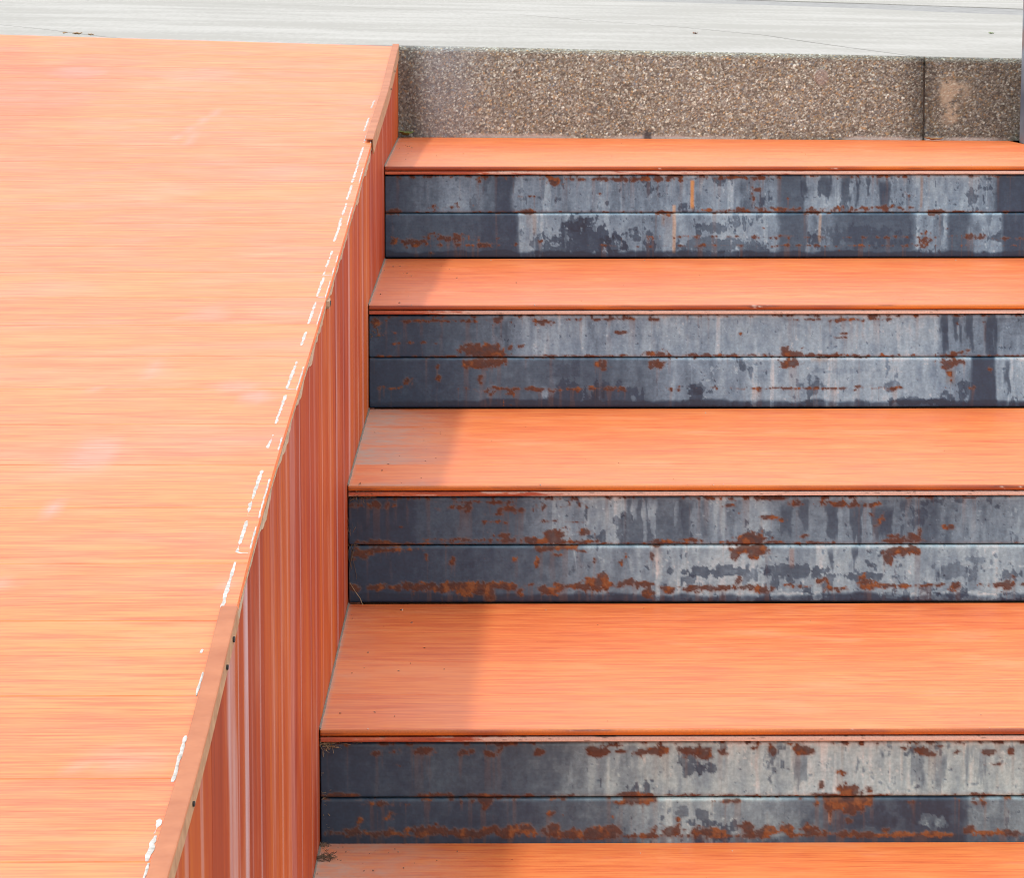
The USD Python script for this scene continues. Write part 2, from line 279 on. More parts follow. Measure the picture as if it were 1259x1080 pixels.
# ------------------------------------------------------------------ staircase
stairs = xform("staircase", label="wide staircase of orange laminate treads and rusty steel risers", cat="staircase")
def prism_x(profile, x0, x1, nxs=2):
    """profile: (m, 2) loop of (y, z); x0, x1: numbers or functions of y."""
    pr = np.asarray(profile, float); a = x0(pr[:, 0]) if callable(x0) else np.full(len(pr), x0); b = x1(pr[:, 0]) if callable(x1) else np.full(len(pr), x1)
    t = np.linspace(0, 1, nxs)[:, None]
    return loft(np.stack([a * (1 - t) + b * t, np.broadcast_to(pr[:, 0], (nxs, len(pr))), np.broadcast_to(pr[:, 1], (nxs, len(pr)))], -1))
def board_grid(y0, y1, z, th, x0f, x1, step=0.012, ch=0.0005, endy=None):
    """A tread board: fine grid on top (for dust), bevelled long edges. endy(x): slanted back edge."""
    ts = np.concatenate([[0.0], np.linspace(0.004, 0.996, 14), [1.0]])
    nx = int((x1 + 0.03) / step); t = np.linspace(0, 1, nx)
    A, Bm = np.meshgrid(t, ts, indexing="ij")
    x_l = x0f(y0 + (y1 - y0) * Bm); X = x_l + (x1 - x_l) * A ** 1.3
    Ye = endy(X) if endy is not None else y1
    Y = y0 + (Ye - y0) * Bm
    Zt = np.full_like(X, z); Zt[:, 0] -= ch; Zt[:, -1] -= ch
    topg = np.stack([X, Y, Zt], -1)
    bot = np.stack([np.stack([X[:, -1], Y[:, -1], np.full(nx, z - th)], -1), np.stack([X[:, 0], Y[:, 0], np.full(nx, z - th)], -1)], 1)
    return np.concatenate([topg, bot], 1)
def edge_colours(X, Zr, k, kind):
    """Paint of the thin front edges: orange varnish wearing to a pinkish white."""
    n = nz(X * 14, Zr * 300, k + 0 * X, seed=40 + k); n2 = nz(X * 90, Zr * 900, k + 0 * X, seed=50 + k); n3 = nz(X * 4, 0 * X, k + 0 * X, seed=60 + k)
    if kind == "nosing":
        c = mixc(np.broadcast_to((0.25, 0.045, 0.014), X.shape + (3,)).copy(), (0.52, 0.135, 0.012), sstep(0.35, 0.65, n3))
        c = mixc(c, (0.10, 0.02, 0.012), 0.7 * sstep(0.62, 0.75, n))
        worn = sstep(0.70, 0.76, n * 0.6 + n2 * 0.4 + 0.03 * (k == 3) + 0.03 * (X > 0.5))
        return mixc(c, (0.72, 0.56, 0.46), 0.85 * worn)
    c = mixc(np.broadcast_to((0.36, 0.075, 0.035), X.shape + (3,)).copy(), (0.50, 0.13, 0.05), sstep(0.4, 0.6, n))
    start = (0.22, 0.20, 0.30, 0.22)[min(k, 3)]
    worn = sstep(0.46, 0.54, n * 0.55 + n2 * 0.25 + 0.24 * sstep(start - 0.16, start + 0.05, X) + 0.06 * sstep(0.4, 0.8, X) - 0.08 * (k == 0))
    c = mixc(c, (0.66, 0.51, 0.42), worn * 0.90)
    return mixc(c, (0.06, 0.03, 0.02), 0.7 * sstep(0.66, 0.74, n2))
OV_STRIP, OV_BEAM = 0.002, 0.009
post_x0, post_y = 1.2735, 0.735
for k in range(5):
    z, yf = ZT[k], -k * D
    yb = yf + D + OV_BEAM if k > 0 else None
    x0f = lambda y: side_x(y) + 0.0012
    # underlay board: the part; its front edge is the worn strip
    xs = np.linspace(float(side_x(yf)) + 0.002, XR, 1100)
    zz = np.linspace(z - 0.0092, z - 0.0150, 6)
    ring = [(yf + 0.05, z - 0.0092)] + [(yf + OV_STRIP + (0.0008 if i in (0, 5) else 0), q) for i, q in enumerate(zz)] + [(yf + 0.05, z - 0.0150)]
    ring = np.array(ring)
    rings = np.stack([np.repeat(xs[:, None], len(ring), 1), np.broadcast_to(ring[:, 0], (len(xs), len(ring))), np.broadcast_to(ring[:, 1], (len(xs), len(ring)))], -1)
    v, f = loft(rings); c = edge_colours(v[:, 0], v[:, 2] - z, k, "strip")
    # the rest of the underlay, behind the strip
    back = box(0.0, XR, yf + 0.052, (yf + D + 0.03) if k else 0.70, z - 0.0148, z - 0.0085)
    nb = len(back[0]); v, f = cat_meshes([(v, f), back])
    tread = put("tread", (v, f), EDGE, stairs, smooth=25, pv=None)
    n_arr = meshkit.arrays((v, f), 25)[0]
    ca = edge_colours(n_arr[:, 0], n_arr[:, 2] - z, k, "strip")
    api = UsdGeom.PrimvarsAPI(tread); api.CreatePrimvar("paint", T.Color3fArray, "vertex").Set(Vt.Vec3fArray.FromNumpy(ca.astype(np.float32)))
    api.CreatePrimvar("rust", T.FloatArray, "vertex").Set(Vt.FloatArray.FromNumpy(np.zeros(len(n_arr), np.float32)))
    # nosing: thin rounded lip
    xs = np.linspace(float(side_x(yf)) + 0.0015, XR, 1100)
    prof = np.array([(0.0042, -0.0004), (0.0018, -0.0004), (0.0006, -0.0011), (0.0, -0.0026), (0.0, -0.0045), (0.0004, -0.0062), (0.0014, -0.0070), (0.0042, -0.0070)]) + (yf, z)
    wob = 0.0005 * (nz(xs * 9, 0 * xs, k + 0 * xs, seed=70) - 0.5)
    rings = np.stack([np.repeat(xs[:, None], len(prof), 1), prof[None, :, 0] + wob[:, None], np.repeat(prof[None, :, 1], len(xs), 0)], -1)
    v, f = loft(rings)
    put("nosing", (v, f), EDGE, tread, smooth=True, pv={"paint": edge_colours(v[:, 0], v[:, 2] - z, k, "nosing"), "rust": np.zeros(len(v))})
    # boards
    y = yf + 0.0046; first = True; j = 0
    last = (yf + D + OV_BEAM) if k else 0.93
    while y < last - 0.01:
        y1 = min(yf + BW * (j + 1), last) if k else yf + BW * (j + 1)
        endy = None
        if k and last - y1 < 0.03: y1 = last
        if k == 0 and j == 4:
            def endy(x):
                e = wall_y(x) - 0.003
                return np.where(x > post_x0 - 0.014, np.minimum(e, post_y - 0.075 + np.clip(post_x0 + 0.008 - x, 0, 1) * 3.4), e)
        x1 = XR
        G = board_grid(y + 0.0003, (y1 - 0.0003), z, 0.0078, x0f, x1, endy=endy)
        v, f = loft(G); X, Y = v[:, 0], v[:, 1]
        fromwall = X - side_x(Y)
        n1 = nz(X * 12, Y * 22, k + 0 * X, seed=80 + k); amt = (0.25, 0.15, 0.9, 0.18, 0.75)[k]
        reach = (0.06, 0.07, 0.19, 0.08, 0.24)[k]
        within = np.clip((Y - y) / (y1 - y), 0, 1)
        dust = amt * (1 - sstep(0.0, reach, fromwall)) * sstep(0.28, 0.56, n1 + 0.22 * (1 - within) - (0.30 if (k == 2 and j == 0) else 0)) + 0.8 * (1 - sstep(0.001, 0.006, fromwall))
        dust += 0.03 * sstep(0.5, 0.75, n1)
        tone = float(np.random.default_rng(100 + k * 11 + j).uniform(-0.07, 0.07)) + (-0.02 if k == 1 else 0.0)
        put("plank", (v, f), WOOD, tread, pv={"dust": np.clip(dust, 0, 0.9), "tone": tone})
        y = y1; j += 1

# ------ steel risers: two tubes each, with stains, rust and some painted-in wall shade read off the photograph
def RX(k, px):                                            # place along riser k
    dist = (-k * D + OV_BEAM) - CAM[1]
    return CAM[0] + dist * (math.tan(YAW) + (np.asarray(px, float) - 629.5) / F_PX)
ROW = [(203.5, 317.4, 0.1687), (375.6, 501.0, 0.1687), (597.0, 741.0, 0.1687), (897.0, 1034.0, 0.1392)]
def RZ(k, py):
    a, b, h = ROW[k]; return (np.asarray(py, float) - a) / (b - a) * h
LIGHT = [  # (upper beam, lower beam): px -> paleness; left ends carry stain and painted ramp-wall shade
    ([(472, .20), (492, .30), (520, .46), (560, .54), (580, .50), (608, .40), (612, .16), (628, .16), (633, .52), (700, .52), (760, .60), (850, .62), (910, .60), (953, .60), (958, .38), (984, .36), (988, .62), (1100, .62), (1200, .60), (1224, .62), (1230, .14), (1300, .14), (1330, .5), (1700, .5)],
     [(472, .14), (500, .34), (540, .32), (585, .24), (634, .12), (640, .62), (690, .58), (700, .50), (790, .56), (860, .62), (955, .60), (962, .28), (990, .28), (994, .60), (1012, .52), (1040, .34), (1120, .26), (1130, .58), (1164, .56), (1170, .30), (1190, .34), (1200, .62), (1232, .60), (1237, .18), (1300, .25), (1700, .5)]),
    ([(455, .14), (500, .16), (535, .26), (570, .36), (610, .52), (660, .60), (760, .62), (850, .66), (1000, .70), (1154, .72), (1160, .52), (1226, .50), (1232, .60), (1700, .6)],
     [(455, .10), (520, .14), (570, .22), (590, .38), (640, .40), (690, .34), (740, .34), (800, .46), (845, .54), (870, .68), (1000, .72), (1150, .70), (1196, .62), (1201, .10), (1226, .12), (1230, .72), (1700, .6)]),
    ([(430, .04), (490, .06), (503, .10), (512, .26), (560, .32), (620, .34), (650, .44), (690, .58), (768, .62), (774, .38), (840, .40), (858, .62), (940, .66), (956, .46), (1010, .46), (1020, .52), (1105, .50), (1125, .52), (1200, .54), (1700, .5)],
     [(430, .06), (490, .10), (540, .18), (600, .26), (660, .34), (700, .46), (740, .58), (780, .50), (830, .66), (900, .70), (1000, .66), (1120, .68), (1200, .66), (1259, .7), (1700, .6)]),
    ([(393, .06), (420, .12), (470, .22), (560, .26), (620, .30), (680, .40), (740, .52), (800, .62), (860, .70), (980, .76), (1100, .74), (1200, .70), (1259, .74), (1700, .6)],
     [(393, .05), (470, .14), (560, .16), (640, .22), (720, .36), (780, .50), (850, .58), (930, .56), (985, .46), (1030, .30), (1090, .20), (1130, .12), (1195, .14), (1205, .46), (1259, .50), (1700, .5)])]
# dark or pale columns: (riser, px0, px1, py0, py1, change)
COLS = [(0, 985, 992, 216, 258, -.42), (0, 1007, 1021, 216, 250, -.42), (0, 1034, 1048, 216, 258, -.40), (0, 1053, 1058, 216, 256, -.42), (0, 1068, 1073, 218, 250, -.40), (0, 1080, 1096, 224, 258, -.48),
        (0, 668, 677, 220, 261, .22), (0, 736, 748, 220, 261, .12), (0, 1128, 1134, 264, 312, .12), (0, 1160, 1166, 266, 312, .25), (0, 1006, 1011, 264, 305, .12), (0, 1215, 1219, 262, 305, -.2), (0, 595, 602, 214, 240, -.15),
        (1, 1160, 1169, 390, 436, -.42), (1, 1175, 1184, 390, 420, -.36), (1, 1190, 1200, 390, 430, -.34), (1, 1216, 1229, 390, 440, -.40), (1, 716, 722, 392, 432, .16), (1, 744, 750, 390, 420, .14), (1, 1106, 1111, 396, 436, .12), (1, 1122, 1126, 392, 436, .12), (1, 1240, 1247, 445, 490, -.45), (1, 668, 676, 478, 498, .30),
        (2, 779, 785, 616, 652, .24), (2, 791, 798, 614, 668, .26), (2, 801, 812, 616, 664, .22), (2, 832, 836, 616, 650, .22), (2, 810, 818, 680, 712, .20), (2, 774, 780, 684, 708, .15), (2, 708, 711, 672, 708, .18), (2, 798, 801, 685, 706, .16),
        (2, 1019, 1038, 622, 666, -.30), (2, 1049, 1068, 622, 668, -.30), (2, 1078, 1106, 626, 662, -.30), (2, 963, 978, 622, 666, -.18), (2, 988, 1000, 618, 662, -.22), (2, 839, 854, 616, 664, -.18), (2, 1024, 1031, 676, 702, -.32), (2, 1054, 1060, 674, 706, -.34), (2, 1112, 1122, 618, 632, -.25), (2, 1156, 1163, 700, 720, -.25),
        (3, 986, 1004, 930, 966, -.34), (3, 1130, 1150, 922, 975, -.24), (3, 1160, 1178, 930, 970, -.20), (3, 1196, 1206, 918, 960, -.22), (3, 1092, 1098, 925, 940, -.3), (3, 1215, 1222, 925, 970, -.2), (3, 858, 866, 936, 978, -.10), (3, 700, 704, 938, 975, .1)]
# dark swooshes / blots: (riser, px, py, rx, ry, change)
BLOTS = [(0, 722, 295, 36, 22, -.50), (0, 708, 275, 12, 10, -.3), (0, 752, 300, 14, 10, -.3), (0, 880, 302, 40, 9, -.3), (0, 880, 280, 18, 7, -.3), (0, 1060, 290, 50, 12, -.15), (0, 800, 285, 20, 12, .08),
         (1, 705, 486, 30, 16, -.3), (1, 760, 486, 28, 14, -.3), (1, 858, 490, 10, 14, -.5), (1, 862, 478, 8, 8, -.3), (1, 1040, 457, 30, 3, -.12), (1, 1125, 494, 40, 4, -.4), (1, 700, 455, 16, 9, -.12),
         (2, 880, 704, 46, 7, -.42), (2, 985, 703, 36, 7, -.42), (2, 1075, 710, 26, 5, -.4), (2, 852, 715, 14, 8, -.3), (2, 1185, 703, 22, 9, -.22), (2, 1210, 690, 14, 5, -.2), (2, 1190, 735, 80, 5, .35), (2, 985, 735, 30, 5, .35),
         (3, 1150, 1000, 40, 14, -.12), (3, 1159, 1011, 14, 8, .52), (3, 1085, 1008, 40, 8, -.1), (3, 1065, 1015, 60, 6, -.12), (3, 868, 1002, 8, 8, -.25), (3, 845, 1000, 8, 8, -.18)]
# rust: (riser, px, py, rx, ry, strength)
RUST = [(0, 648, 260.5, 13, 2.6, 1.3), (0, 818, 261.5, 13, 2.6, 1.3), (0, 1002, 261.5, 15, 2.8, 1.1), (0, 1150, 261.5, 14, 3, 1.1), (0, 680, 222, 10, 5, 1.1), (0, 760, 219.5, 95, 2.6, .95), (0, 910, 218, 60, 2.2, .9), (0, 1080, 217, 60, 2, .7), (0, 589, 221, 3, 4, .9), (0, 540, 217, 60, 2, .5),
        (0, 545, 294, 46, 5, .85), (0, 505, 298, 22, 6, .95), (0, 575, 302, 50, 2.2, .8), (0, 480, 260.5, 14, 2.5, 1.0), (0, 555, 254, 26, 3.4, .66), (0, 900, 292, 90, 2, .62), (0, 1080, 292, 120, 1.6, .62), (0, 1000, 303, 250, 1.2, .60), (0, 1140, 297, 7, 9, .85), (0, 1195, 292, 16, 4, .8), (0, 980, 257.5, 60, 3, .8), (0, 1090, 256, 50, 2.4, .6), (0, 926, 240, 2, 8, .8), (0, 931, 234, 4, 2.4, .9), (0, 1120, 241, 6, 4, .7), (0, 665, 298, 5, 4, .8), (0, 530, 312, 3, 3, .8), (0, 650, 242, 16, 1, .7), (0, 900, 259, 45, 2, .8), (0, 1245, 294, 20, 2, .8),
        (1, 586, 431, 15, 8.5, 1.5), (1, 604, 433, 16, 8, 1.3), (1, 620, 437, 10, 3, 1.1), (1, 586, 448, 17, 6.5, 1.4), (1, 604, 446, 14, 5, 1.3), (1, 590, 464, 3, 5, 1.0), (1, 590, 470, 2, 4, .8), (1, 627, 428, 2.4, 6, .9), (1, 640, 426, 4, 1.6, .7), (1, 741, 449, 8, 6, 1.1), (1, 750, 449, 5, 3, .7), (1, 502, 469, 5, 4.6, 1.1), (1, 538, 461, 3, 8, 1.0), (1, 598, 481, 10, 5, .8), (1, 628, 485, 5, 4, .8), (1, 640, 478, 60, 2.2, .8), (1, 735, 478, 40, 2.6, .9), (1, 700, 479, 40, 2.0, .8), (1, 830, 478, 14, 3, .9), (1, 990, 478, 130, 1.5, .78), (1, 1060, 477, 14, 3, .8), (1, 1100, 478, 12, 3, .9), (1, 945, 479, 8, 3, .7), (1, 1205, 478, 10, 3, .6),
        (1, 800, 436, 13, 2.6, 1.1), (1, 811, 448, 8, 7, 1.15), (1, 815, 436, 6, 5, 1.0), (1, 974, 436, 14, 4, 1.2), (1, 967, 431, 8, 4, .9), (1, 976, 447, 13, 6, 1.3), (1, 1184, 435, 14, 3, 1.2), (1, 1172, 438, 14, 2, 1.2), (1, 1172, 447, 13, 7, 1.25), (1, 1173, 461, 4, 6, 1.0), (1, 1194, 432, 5, 4, .9), (1, 1010, 438, 90, 2.4, .95), (1, 890, 438, 60, 2.0, .9), (1, 720, 438, 150, 1.1, .7), (1, 1055, 394, 38, 2.2, 1.0), (1, 1000, 394, 30, 1.2, .7), (1, 670, 396, 16, 4, .85), (1, 760, 393, 90, 1.6, .75), (1, 530, 395, 70, 1.8, .68), (1, 610, 393, 6, 2.4, 1.0), (1, 762, 410, 14, 1.2, .8), (1, 1040, 411, 14, 1, .8), (1, 1036, 416, 12, 1.2, .9), (1, 520, 422, 30, 1.2, .6), (1, 475, 410, 20, 2, .65), (1, 458, 395, 12, 14, .72), (1, 480, 477, 25, 2, .6), (1, 1222, 455, 3, 4, .7), (1, 990, 428, 4, 1.6, .9), (1, 912, 412, 2, 2, .8),
        (2, 683, 658, 18, 6, 1.3), (2, 670, 665, 34, 4.2, 1.3), (2, 700, 667, 30, 3, 1.2), (2, 620, 659, 22, 3.6, 1.05), (2, 600, 664, 60, 3, .9), (2, 540, 664, 30, 2, .7), (2, 722, 655, 8, 3.2, 1.2), (2, 690, 673.5, 26, 2.6, 1.2), (2, 668, 676, 5, 2.6, 1.1), (2, 685, 682.5, 6, 3, 1.2), (2, 717, 678.5, 6, 3, 1.2), (2, 826, 668, 20, 3, 1.1), (2, 812, 672, 14, 2, .9), (2, 480, 669, 45, 2.6, 1.15), (2, 455, 668, 20, 3, 1.1), (2, 470, 676.5, 40, 2.2, 1.0), (2, 440, 680, 13, 7, 1.2), (2, 636, 628, 30, 4, .9), (2, 560, 625, 24, 3.4, .75), (2, 600, 618, 50, 2, .8), (2, 690, 623, 30, 4, .78), (2, 612, 633, 14, 2, .9), (2, 680, 642, 14, 2, .75), (2, 710, 643, 8, 1.2, .8), (2, 610, 643, 18, 1.6, .75), (2, 455, 622, 28, 5, .62), (2, 700, 614, 60, 2, .7),
        (2, 555, 691, 3, 4.6, 1.1), (2, 523, 688, 1.6, 5, .8), (2, 595, 688, 1.6, 5, .8), (2, 601, 688, 1.4, 4, .7), (2, 632, 688, 3, 5, 1.0), (2, 661, 690, 2.4, 6, 1.1), (2, 766, 691, 2, 5, .9), (2, 771, 686, 2, 6, .9), (2, 803, 684, 2, 5, .9), (2, 798, 690, 1.6, 3, .8), (2, 732, 688, 2, 3, .8),
        (2, 460, 722, 40, 4, 1.05), (2, 500, 721, 26, 4.6, 1.15), (2, 545, 723, 22, 6, 1.2), (2, 580, 724, 24, 7, 1.3), (2, 603, 731, 7, 7, 1.2), (2, 622, 721, 30, 4.6, 1.15), (2, 640, 727, 6, 9, 1.0), (2, 676, 725, 12, 6, 1.2), (2, 700, 721, 30, 4, 1.1), (2, 738, 720, 20, 9, 1.4), (2, 742, 712, 9, 5, 1.3), (2, 785, 719, 26, 5, 1.1), (2, 800, 729, 9, 5, 1.1), (2, 822, 724, 14, 5, 1.1), (2, 880, 724, 50, 3.4, 1.15), (2, 945, 725, 10, 5, 1.2), (2, 913, 714, 4, 6, .9), (2, 855, 725, 20, 3.6, 1.0), (2, 1015, 718, 10, 6, 1.0), (2, 1035, 724, 18, 4, 1.1), (2, 1070, 716, 9, 7, 1.0), (2, 1075, 722, 14, 4, 1.1), (2, 1110, 722, 24, 2.2, .95), (2, 1160, 721, 18, 2.4, .85), (2, 1181, 722, 7, 5, .95), (2, 1240, 720, 24, 3.6, .95), (2, 1250, 717, 10, 7, 1.0), (2, 990, 722, 24, 2.6, .85),
        (2, 928, 664, 18, 5, 1.35), (2, 937, 658, 7, 7, 1.2), (2, 925, 668, 38, 2, 1.1), (2, 922, 677, 18, 5, 1.45), (2, 938, 677, 12, 5, 1.4), (2, 907, 685, 5, 6, 1.2), (2, 932, 684, 6, 4, 1.2), (2, 1119, 666, 22, 3, 1.3), (2, 1130, 662, 10, 4, 1.25), (2, 1138, 657, 3, 6, 1.1), (2, 1105, 660, 8, 3, .9), (2, 1112, 679, 21, 5, 1.5), (2, 1098, 688, 5, 7, 1.35), (2, 1130, 678, 9, 5, 1.3), (2, 1040, 621, 24, 4.2, 1.05), (2, 1075, 622, 24, 3, .75), (2, 940, 614, 50, 2.6, .95), (2, 983, 618, 10, 5, .8), (2, 950, 637, 10, 2, .9), (2, 967, 641, 8, 2, .75), (2, 900, 623, 8, 1.4, .8), (2, 916, 630, 5, 3, .8), (2, 870, 614, 30, 1.6, .7), (2, 1090, 640, 14, 8, .55), (2, 1170, 650, 8, 3, .7), (2, 993, 661, 6, 3, .8), (2, 1200, 614, 50, 1.4, .6), (2, 852, 665, 16, 1.8, .95), (2, 1010, 669, 60, 1.2, .7),
        (3, 460, 927, 7, 3.6, .95), (3, 483, 926, 6, 3, .8), (3, 519, 925, 12, 4.6, 1.1), (3, 569, 926, 6, 4, 1.1), (3, 581, 925, 5, 3, 1.05), (3, 601, 928, 8, 3.2, .9), (3, 616, 924, 4, 3, .8), (3, 661, 927, 11, 4.6, 1.25), (3, 735, 925, 14, 5.2, 1.25), (3, 765, 925, 7, 3, 1.05), (3, 792, 928, 8, 4.4, 1.2), (3, 806, 926, 9, 5.6, 1.3), (3, 820, 924, 10, 5, 1.2), (3, 850, 925, 11, 6, 1.35), (3, 868, 927, 12, 6.4, 1.35), (3, 896, 926, 8, 4, 1.1), (3, 934, 922, 4, 2.6, .9), (3, 956, 924, 6, 5.2, 1.2), (3, 990, 924, 7, 5, 1.25), (3, 1002, 925, 8, 5.4, 1.25), (3, 1122, 922, 7, 2.4, 1.0), (3, 1146, 926, 8, 4, 1.2), (3, 1156, 929, 7, 3, 1.1), (3, 1188, 927, 4.4, 4, 1.2), (3, 1229, 927, 9, 3.4, 1.15), (3, 1256, 926, 5, 4, 1.1), (3, 1172, 919, 10, 2, .8), (3, 1240, 941, 12, 3, .7), (3, 760, 918, 30, 1.6, .7), (3, 488, 942, 5, 2, .8), (3, 476, 926, 24, 3, .7),
        (3, 600, 980, 48, 3.2, 1.25), (3, 590, 985, 22, 4, 1.25), (3, 597, 990, 3, 6, 1.0), (3, 583, 988, 2, 5, .9), (3, 608, 988, 2, 4, .8), (3, 540, 978, 30, 2.6, .85), (3, 660, 980, 40, 2, .8), (3, 415, 978, 22, 2.4, 1.0), (3, 790, 984, 22, 4.6, 1.35), (3, 785, 978, 22, 3, 1.1), (3, 768, 987, 12, 2.4, 1.0), (3, 905, 986, 14, 2.4, 1.1), (3, 1050, 982, 30, 5.4, 1.5), (3, 1062, 975, 18, 6, 1.3), (3, 1036, 988, 13, 7, 1.35), (3, 1060, 992, 17, 8, 1.4), (3, 1071, 988, 10, 6, 1.3), (3, 1029, 979, 22, 3, 1.2), (3, 1045, 952, 6, 3.4, 1.15), (3, 1048, 963, 2.6, 3, .8), (3, 1018, 968, 3.4, 5, 1.05), (3, 1040, 971, 4, 5, 1.0), (3, 1012, 989, 5, 2.6, 1.1), (3, 1030, 1003, 1.4, 9, .9), (3, 1053, 1009, 4, 3, .9), (3, 1230, 979, 34, 2.4, 1.05), (3, 1225, 989, 14, 2.6, .95), (3, 1252, 982, 10, 3, 1.1), (3, 1130, 987, 4, 2, .7), (3, 870, 979, 60, 1.6, .75), (3, 960, 980, 50, 1.4, .7),
        (3, 476, 1003, 7, 9, .92), (3, 437, 1006, 3, 8, .75), (3, 678, 1000, 5, 3, 1.15), (3, 694, 1002, 3, 2, .7), (3, 756, 1005, 3, 3, 1.0), (3, 662, 1004, 2, 4, .8), (3, 838, 1007, 2.6, 3, .9), (3, 470, 988, 24, 3, .7),
        (3, 430, 1024, 36, 5.4, 1.1), (3, 480, 1024, 30, 5, 1.1), (3, 520, 1022, 24, 6.6, 1.2), (3, 570, 1024, 40, 5, 1.15), (3, 625, 1022, 24, 6.4, 1.2), (3, 650, 1020, 10, 7, 1.25), (3, 681, 1018, 10, 7, 1.3), (3, 700, 1024, 60, 4.6, 1.15), (3, 755, 1022, 22, 6.4, 1.2), (3, 830, 1022, 22, 6.4, 1.25), (3, 862, 1022, 12, 7, 1.3), (3, 880, 1024, 20, 6, 1.25), (3, 927, 1019, 9, 7.6, 1.3), (3, 950, 1023, 16, 6, 1.25), (3, 975, 1020, 10, 7, 1.3), (3, 1002, 1021, 9, 8, 1.3), (3, 1010, 1026, 40, 3.4, 1.1), (3, 900, 1028, 60, 3, 1.1), (3, 1080, 1027, 50, 3.2, 1.1), (3, 1150, 1027, 60, 3.2, 1.1), (3, 1205, 1023, 10, 5, 1.15), (3, 1240, 1026, 40, 3.6, 1.1), (3, 780, 1028, 120, 2.6, 1.05), (3, 1100, 1022, 10, 4, .9)]
DRIP = [(0, 849.5, 853, 221, 258, (.50, .25, .05), .95), (0, 828, 831, 252, 312, (.50, .36, .20), .75), (0, 656, 659, 262, 290, (.22, .17, .12), .5), (0, 814, 817, 262, 280, (.20, .16, .12), .5), (0, 1008, 1010, 262, 300, (.48, .38, .24), .5), (0, 863 + 270, 863 + 272, 216, 258, (.30, .20, .10), .5),
        (1, 1168, 1178, 455, 475, (.10, .085, .06), .5), (1, 1000, 1020, 441, 446, (.22, .14, .06), .7), (2, 976, 981, 675, 700, (.30, .15, .06), .4), (3, 1028, 1031, 996, 1014, (.45, .20, .06), .6)]
def riser_paint(k, upper, X, ZO):
    """Albedo, rust amount and relief on a beam of riser k at X and ZO metres under the tread's top."""
    px = 629.5 + ((X - CAM[0]) / ((-k * D + OV_BEAM) - CAM[1]) - math.tan(YAW)) * F_PX
    a, b, h = ROW[k]; py = a + ZO / h * (b - a)
    s = (b - a) / h * 1e-3                                    # photograph pixels per millimetre
    sd = 200 + k * 20 + (0 if upper else 10)
    warp = (nz(X * 55, ZO * 30, 0 * X, seed=sd) - 0.5)
    nrm = lambda q: (q - q.mean()) / (q.std() + 1e-6)
    drip = nrm(nz(X * 150, 0 * X, 0 * X, seed=sd + 31, octaves=3)); tear = nrm(nz(X * 110, ZO * 110, 0 * X, seed=sd + 32, octaves=5)); tearx = nrm(nz(X * 170, ZO * 40, 0 * X, seed=sd + 33, octaves=4))
    pts = np.array(LIGHT[k][0 if upper else 1])
    L = np.interp(px + 9 * warp, pts[:, 0], pts[:, 1])
    for kk, x0, x1, y0, y1, dv in COLS:
        if kk == k and (y0 < (ROW[k][0] + (86 / 168.7 if k < 3 else 85 / 139.2) * (b - a))) == upper:
            w = (x1 - x0) / 2; t = np.clip((py - y0) / max(y1 - y0, 1), 0, 1)
            q = np.abs(px - (x0 + x1) / 2 + 1.5 * tearx + 2.2 * (nz(X * 20, ZO * 22, 0 * X, seed=sd + 1) - 0.5) * 4)
            end = y1 + 5 * drip + 2 * tear
            fade = (0.55 + 0.45 * sstep(0, 0.3, t)) * (1 - 0.35 * t)
            L = L + dv * fade * sstep(w * (1.05 - 0.3 * t) + 1.2, w * (1.05 - 0.3 * t) - 2.0, q) * sstep(y0 - 5, y0 + 3, py) * sstep(end + 2, end - 4, py)
    for kk, x0, y0, rx, ry, dv in BLOTS:
        if kk == k:
            e = np.hypot((px - x0) / rx, (py - y0) / ry) + 0.24 * tear + 0.16 * tearx
            L = L + dv * (0.75 + 0.12 * tear) * sstep(1.10, 0.90, e)
    L = L + 0.05 * sstep(0.4, 0.1, L)
    pale = sstep(0.40, 0.6, L)
    st = nz(X * 75, ZO * 4, 0 * X, seed=sd + 3); st2 = nz(X * 22, ZO * 2, 0 * X, seed=sd + 4, octaves=3)
    L = L + 0.42 * (st2 - 0.5) * (0.4 + pale) + 0.12 * (st - 0.5)
    cloud = 0.5 + 0.105 * (0.8 * nrm(nz(X * 34, ZO * 36, 0 * X, seed=sd + 5, octaves=6)) + 0.45 * tearx + 0.35 * tear)
    zin = (ZO - (0.018 if upper else 0.087)) / (0.068 if upper else (0.081 if k < 3 else 0.051))
    L = L - (0.34 if k != 1 or not upper else 0.12) * sstep(0.60, 0.66, cloud + (0.10 * (zin - 0.5) if not upper else -0.03)) * pale
    speck = nz(X * 190, ZO * 150, 0 * X, seed=sd + 6, octaves=3)
    L = L - 0.20 * sstep(0.70, 0.74, speck) * (0.3 + pale) + 0.18 * sstep(0.70, 0.74, 1 - speck) * pale
    run = sstep(0.60, 0.66, st) * sstep(0.2, 0.75, nz(X * 18, ZO * 9, 0 * X, seed=sd + 7))
    L = L + 0.20 * run * pale + 0.022 * tear + 0.03 * tearx * (0.4 + pale) + 0.007 * nrm(nz(X * 60, ZO * 700, 0 * X, seed=sd + 34))
    if not upper:                                            # darker band along the foot
        foot = sstep(0.84, 0.93, zin + 0.22 * (nz(X * 30, ZO * 20, 0 * X, seed=sd + 8) - 0.5))
        L = L - foot * 0.5 * (1.0 if k < 3 else 0.3)
    L = L + 0.16 * sstep(0.09, 0.02, zin) * (0.3 + pale)      # paler upper rim, an edge highlight painted in
    L = np.clip(L, 0, 1.05)
    stops = np.array([0, .2, .38, .6, .8, 1.05])
    cold = np.array([(.0085, .0235, .048), (.018, .046, .086), (.048, .097, .150), (.135, .232, .325), (.235, .370, .470), (.42, .50, .54)])
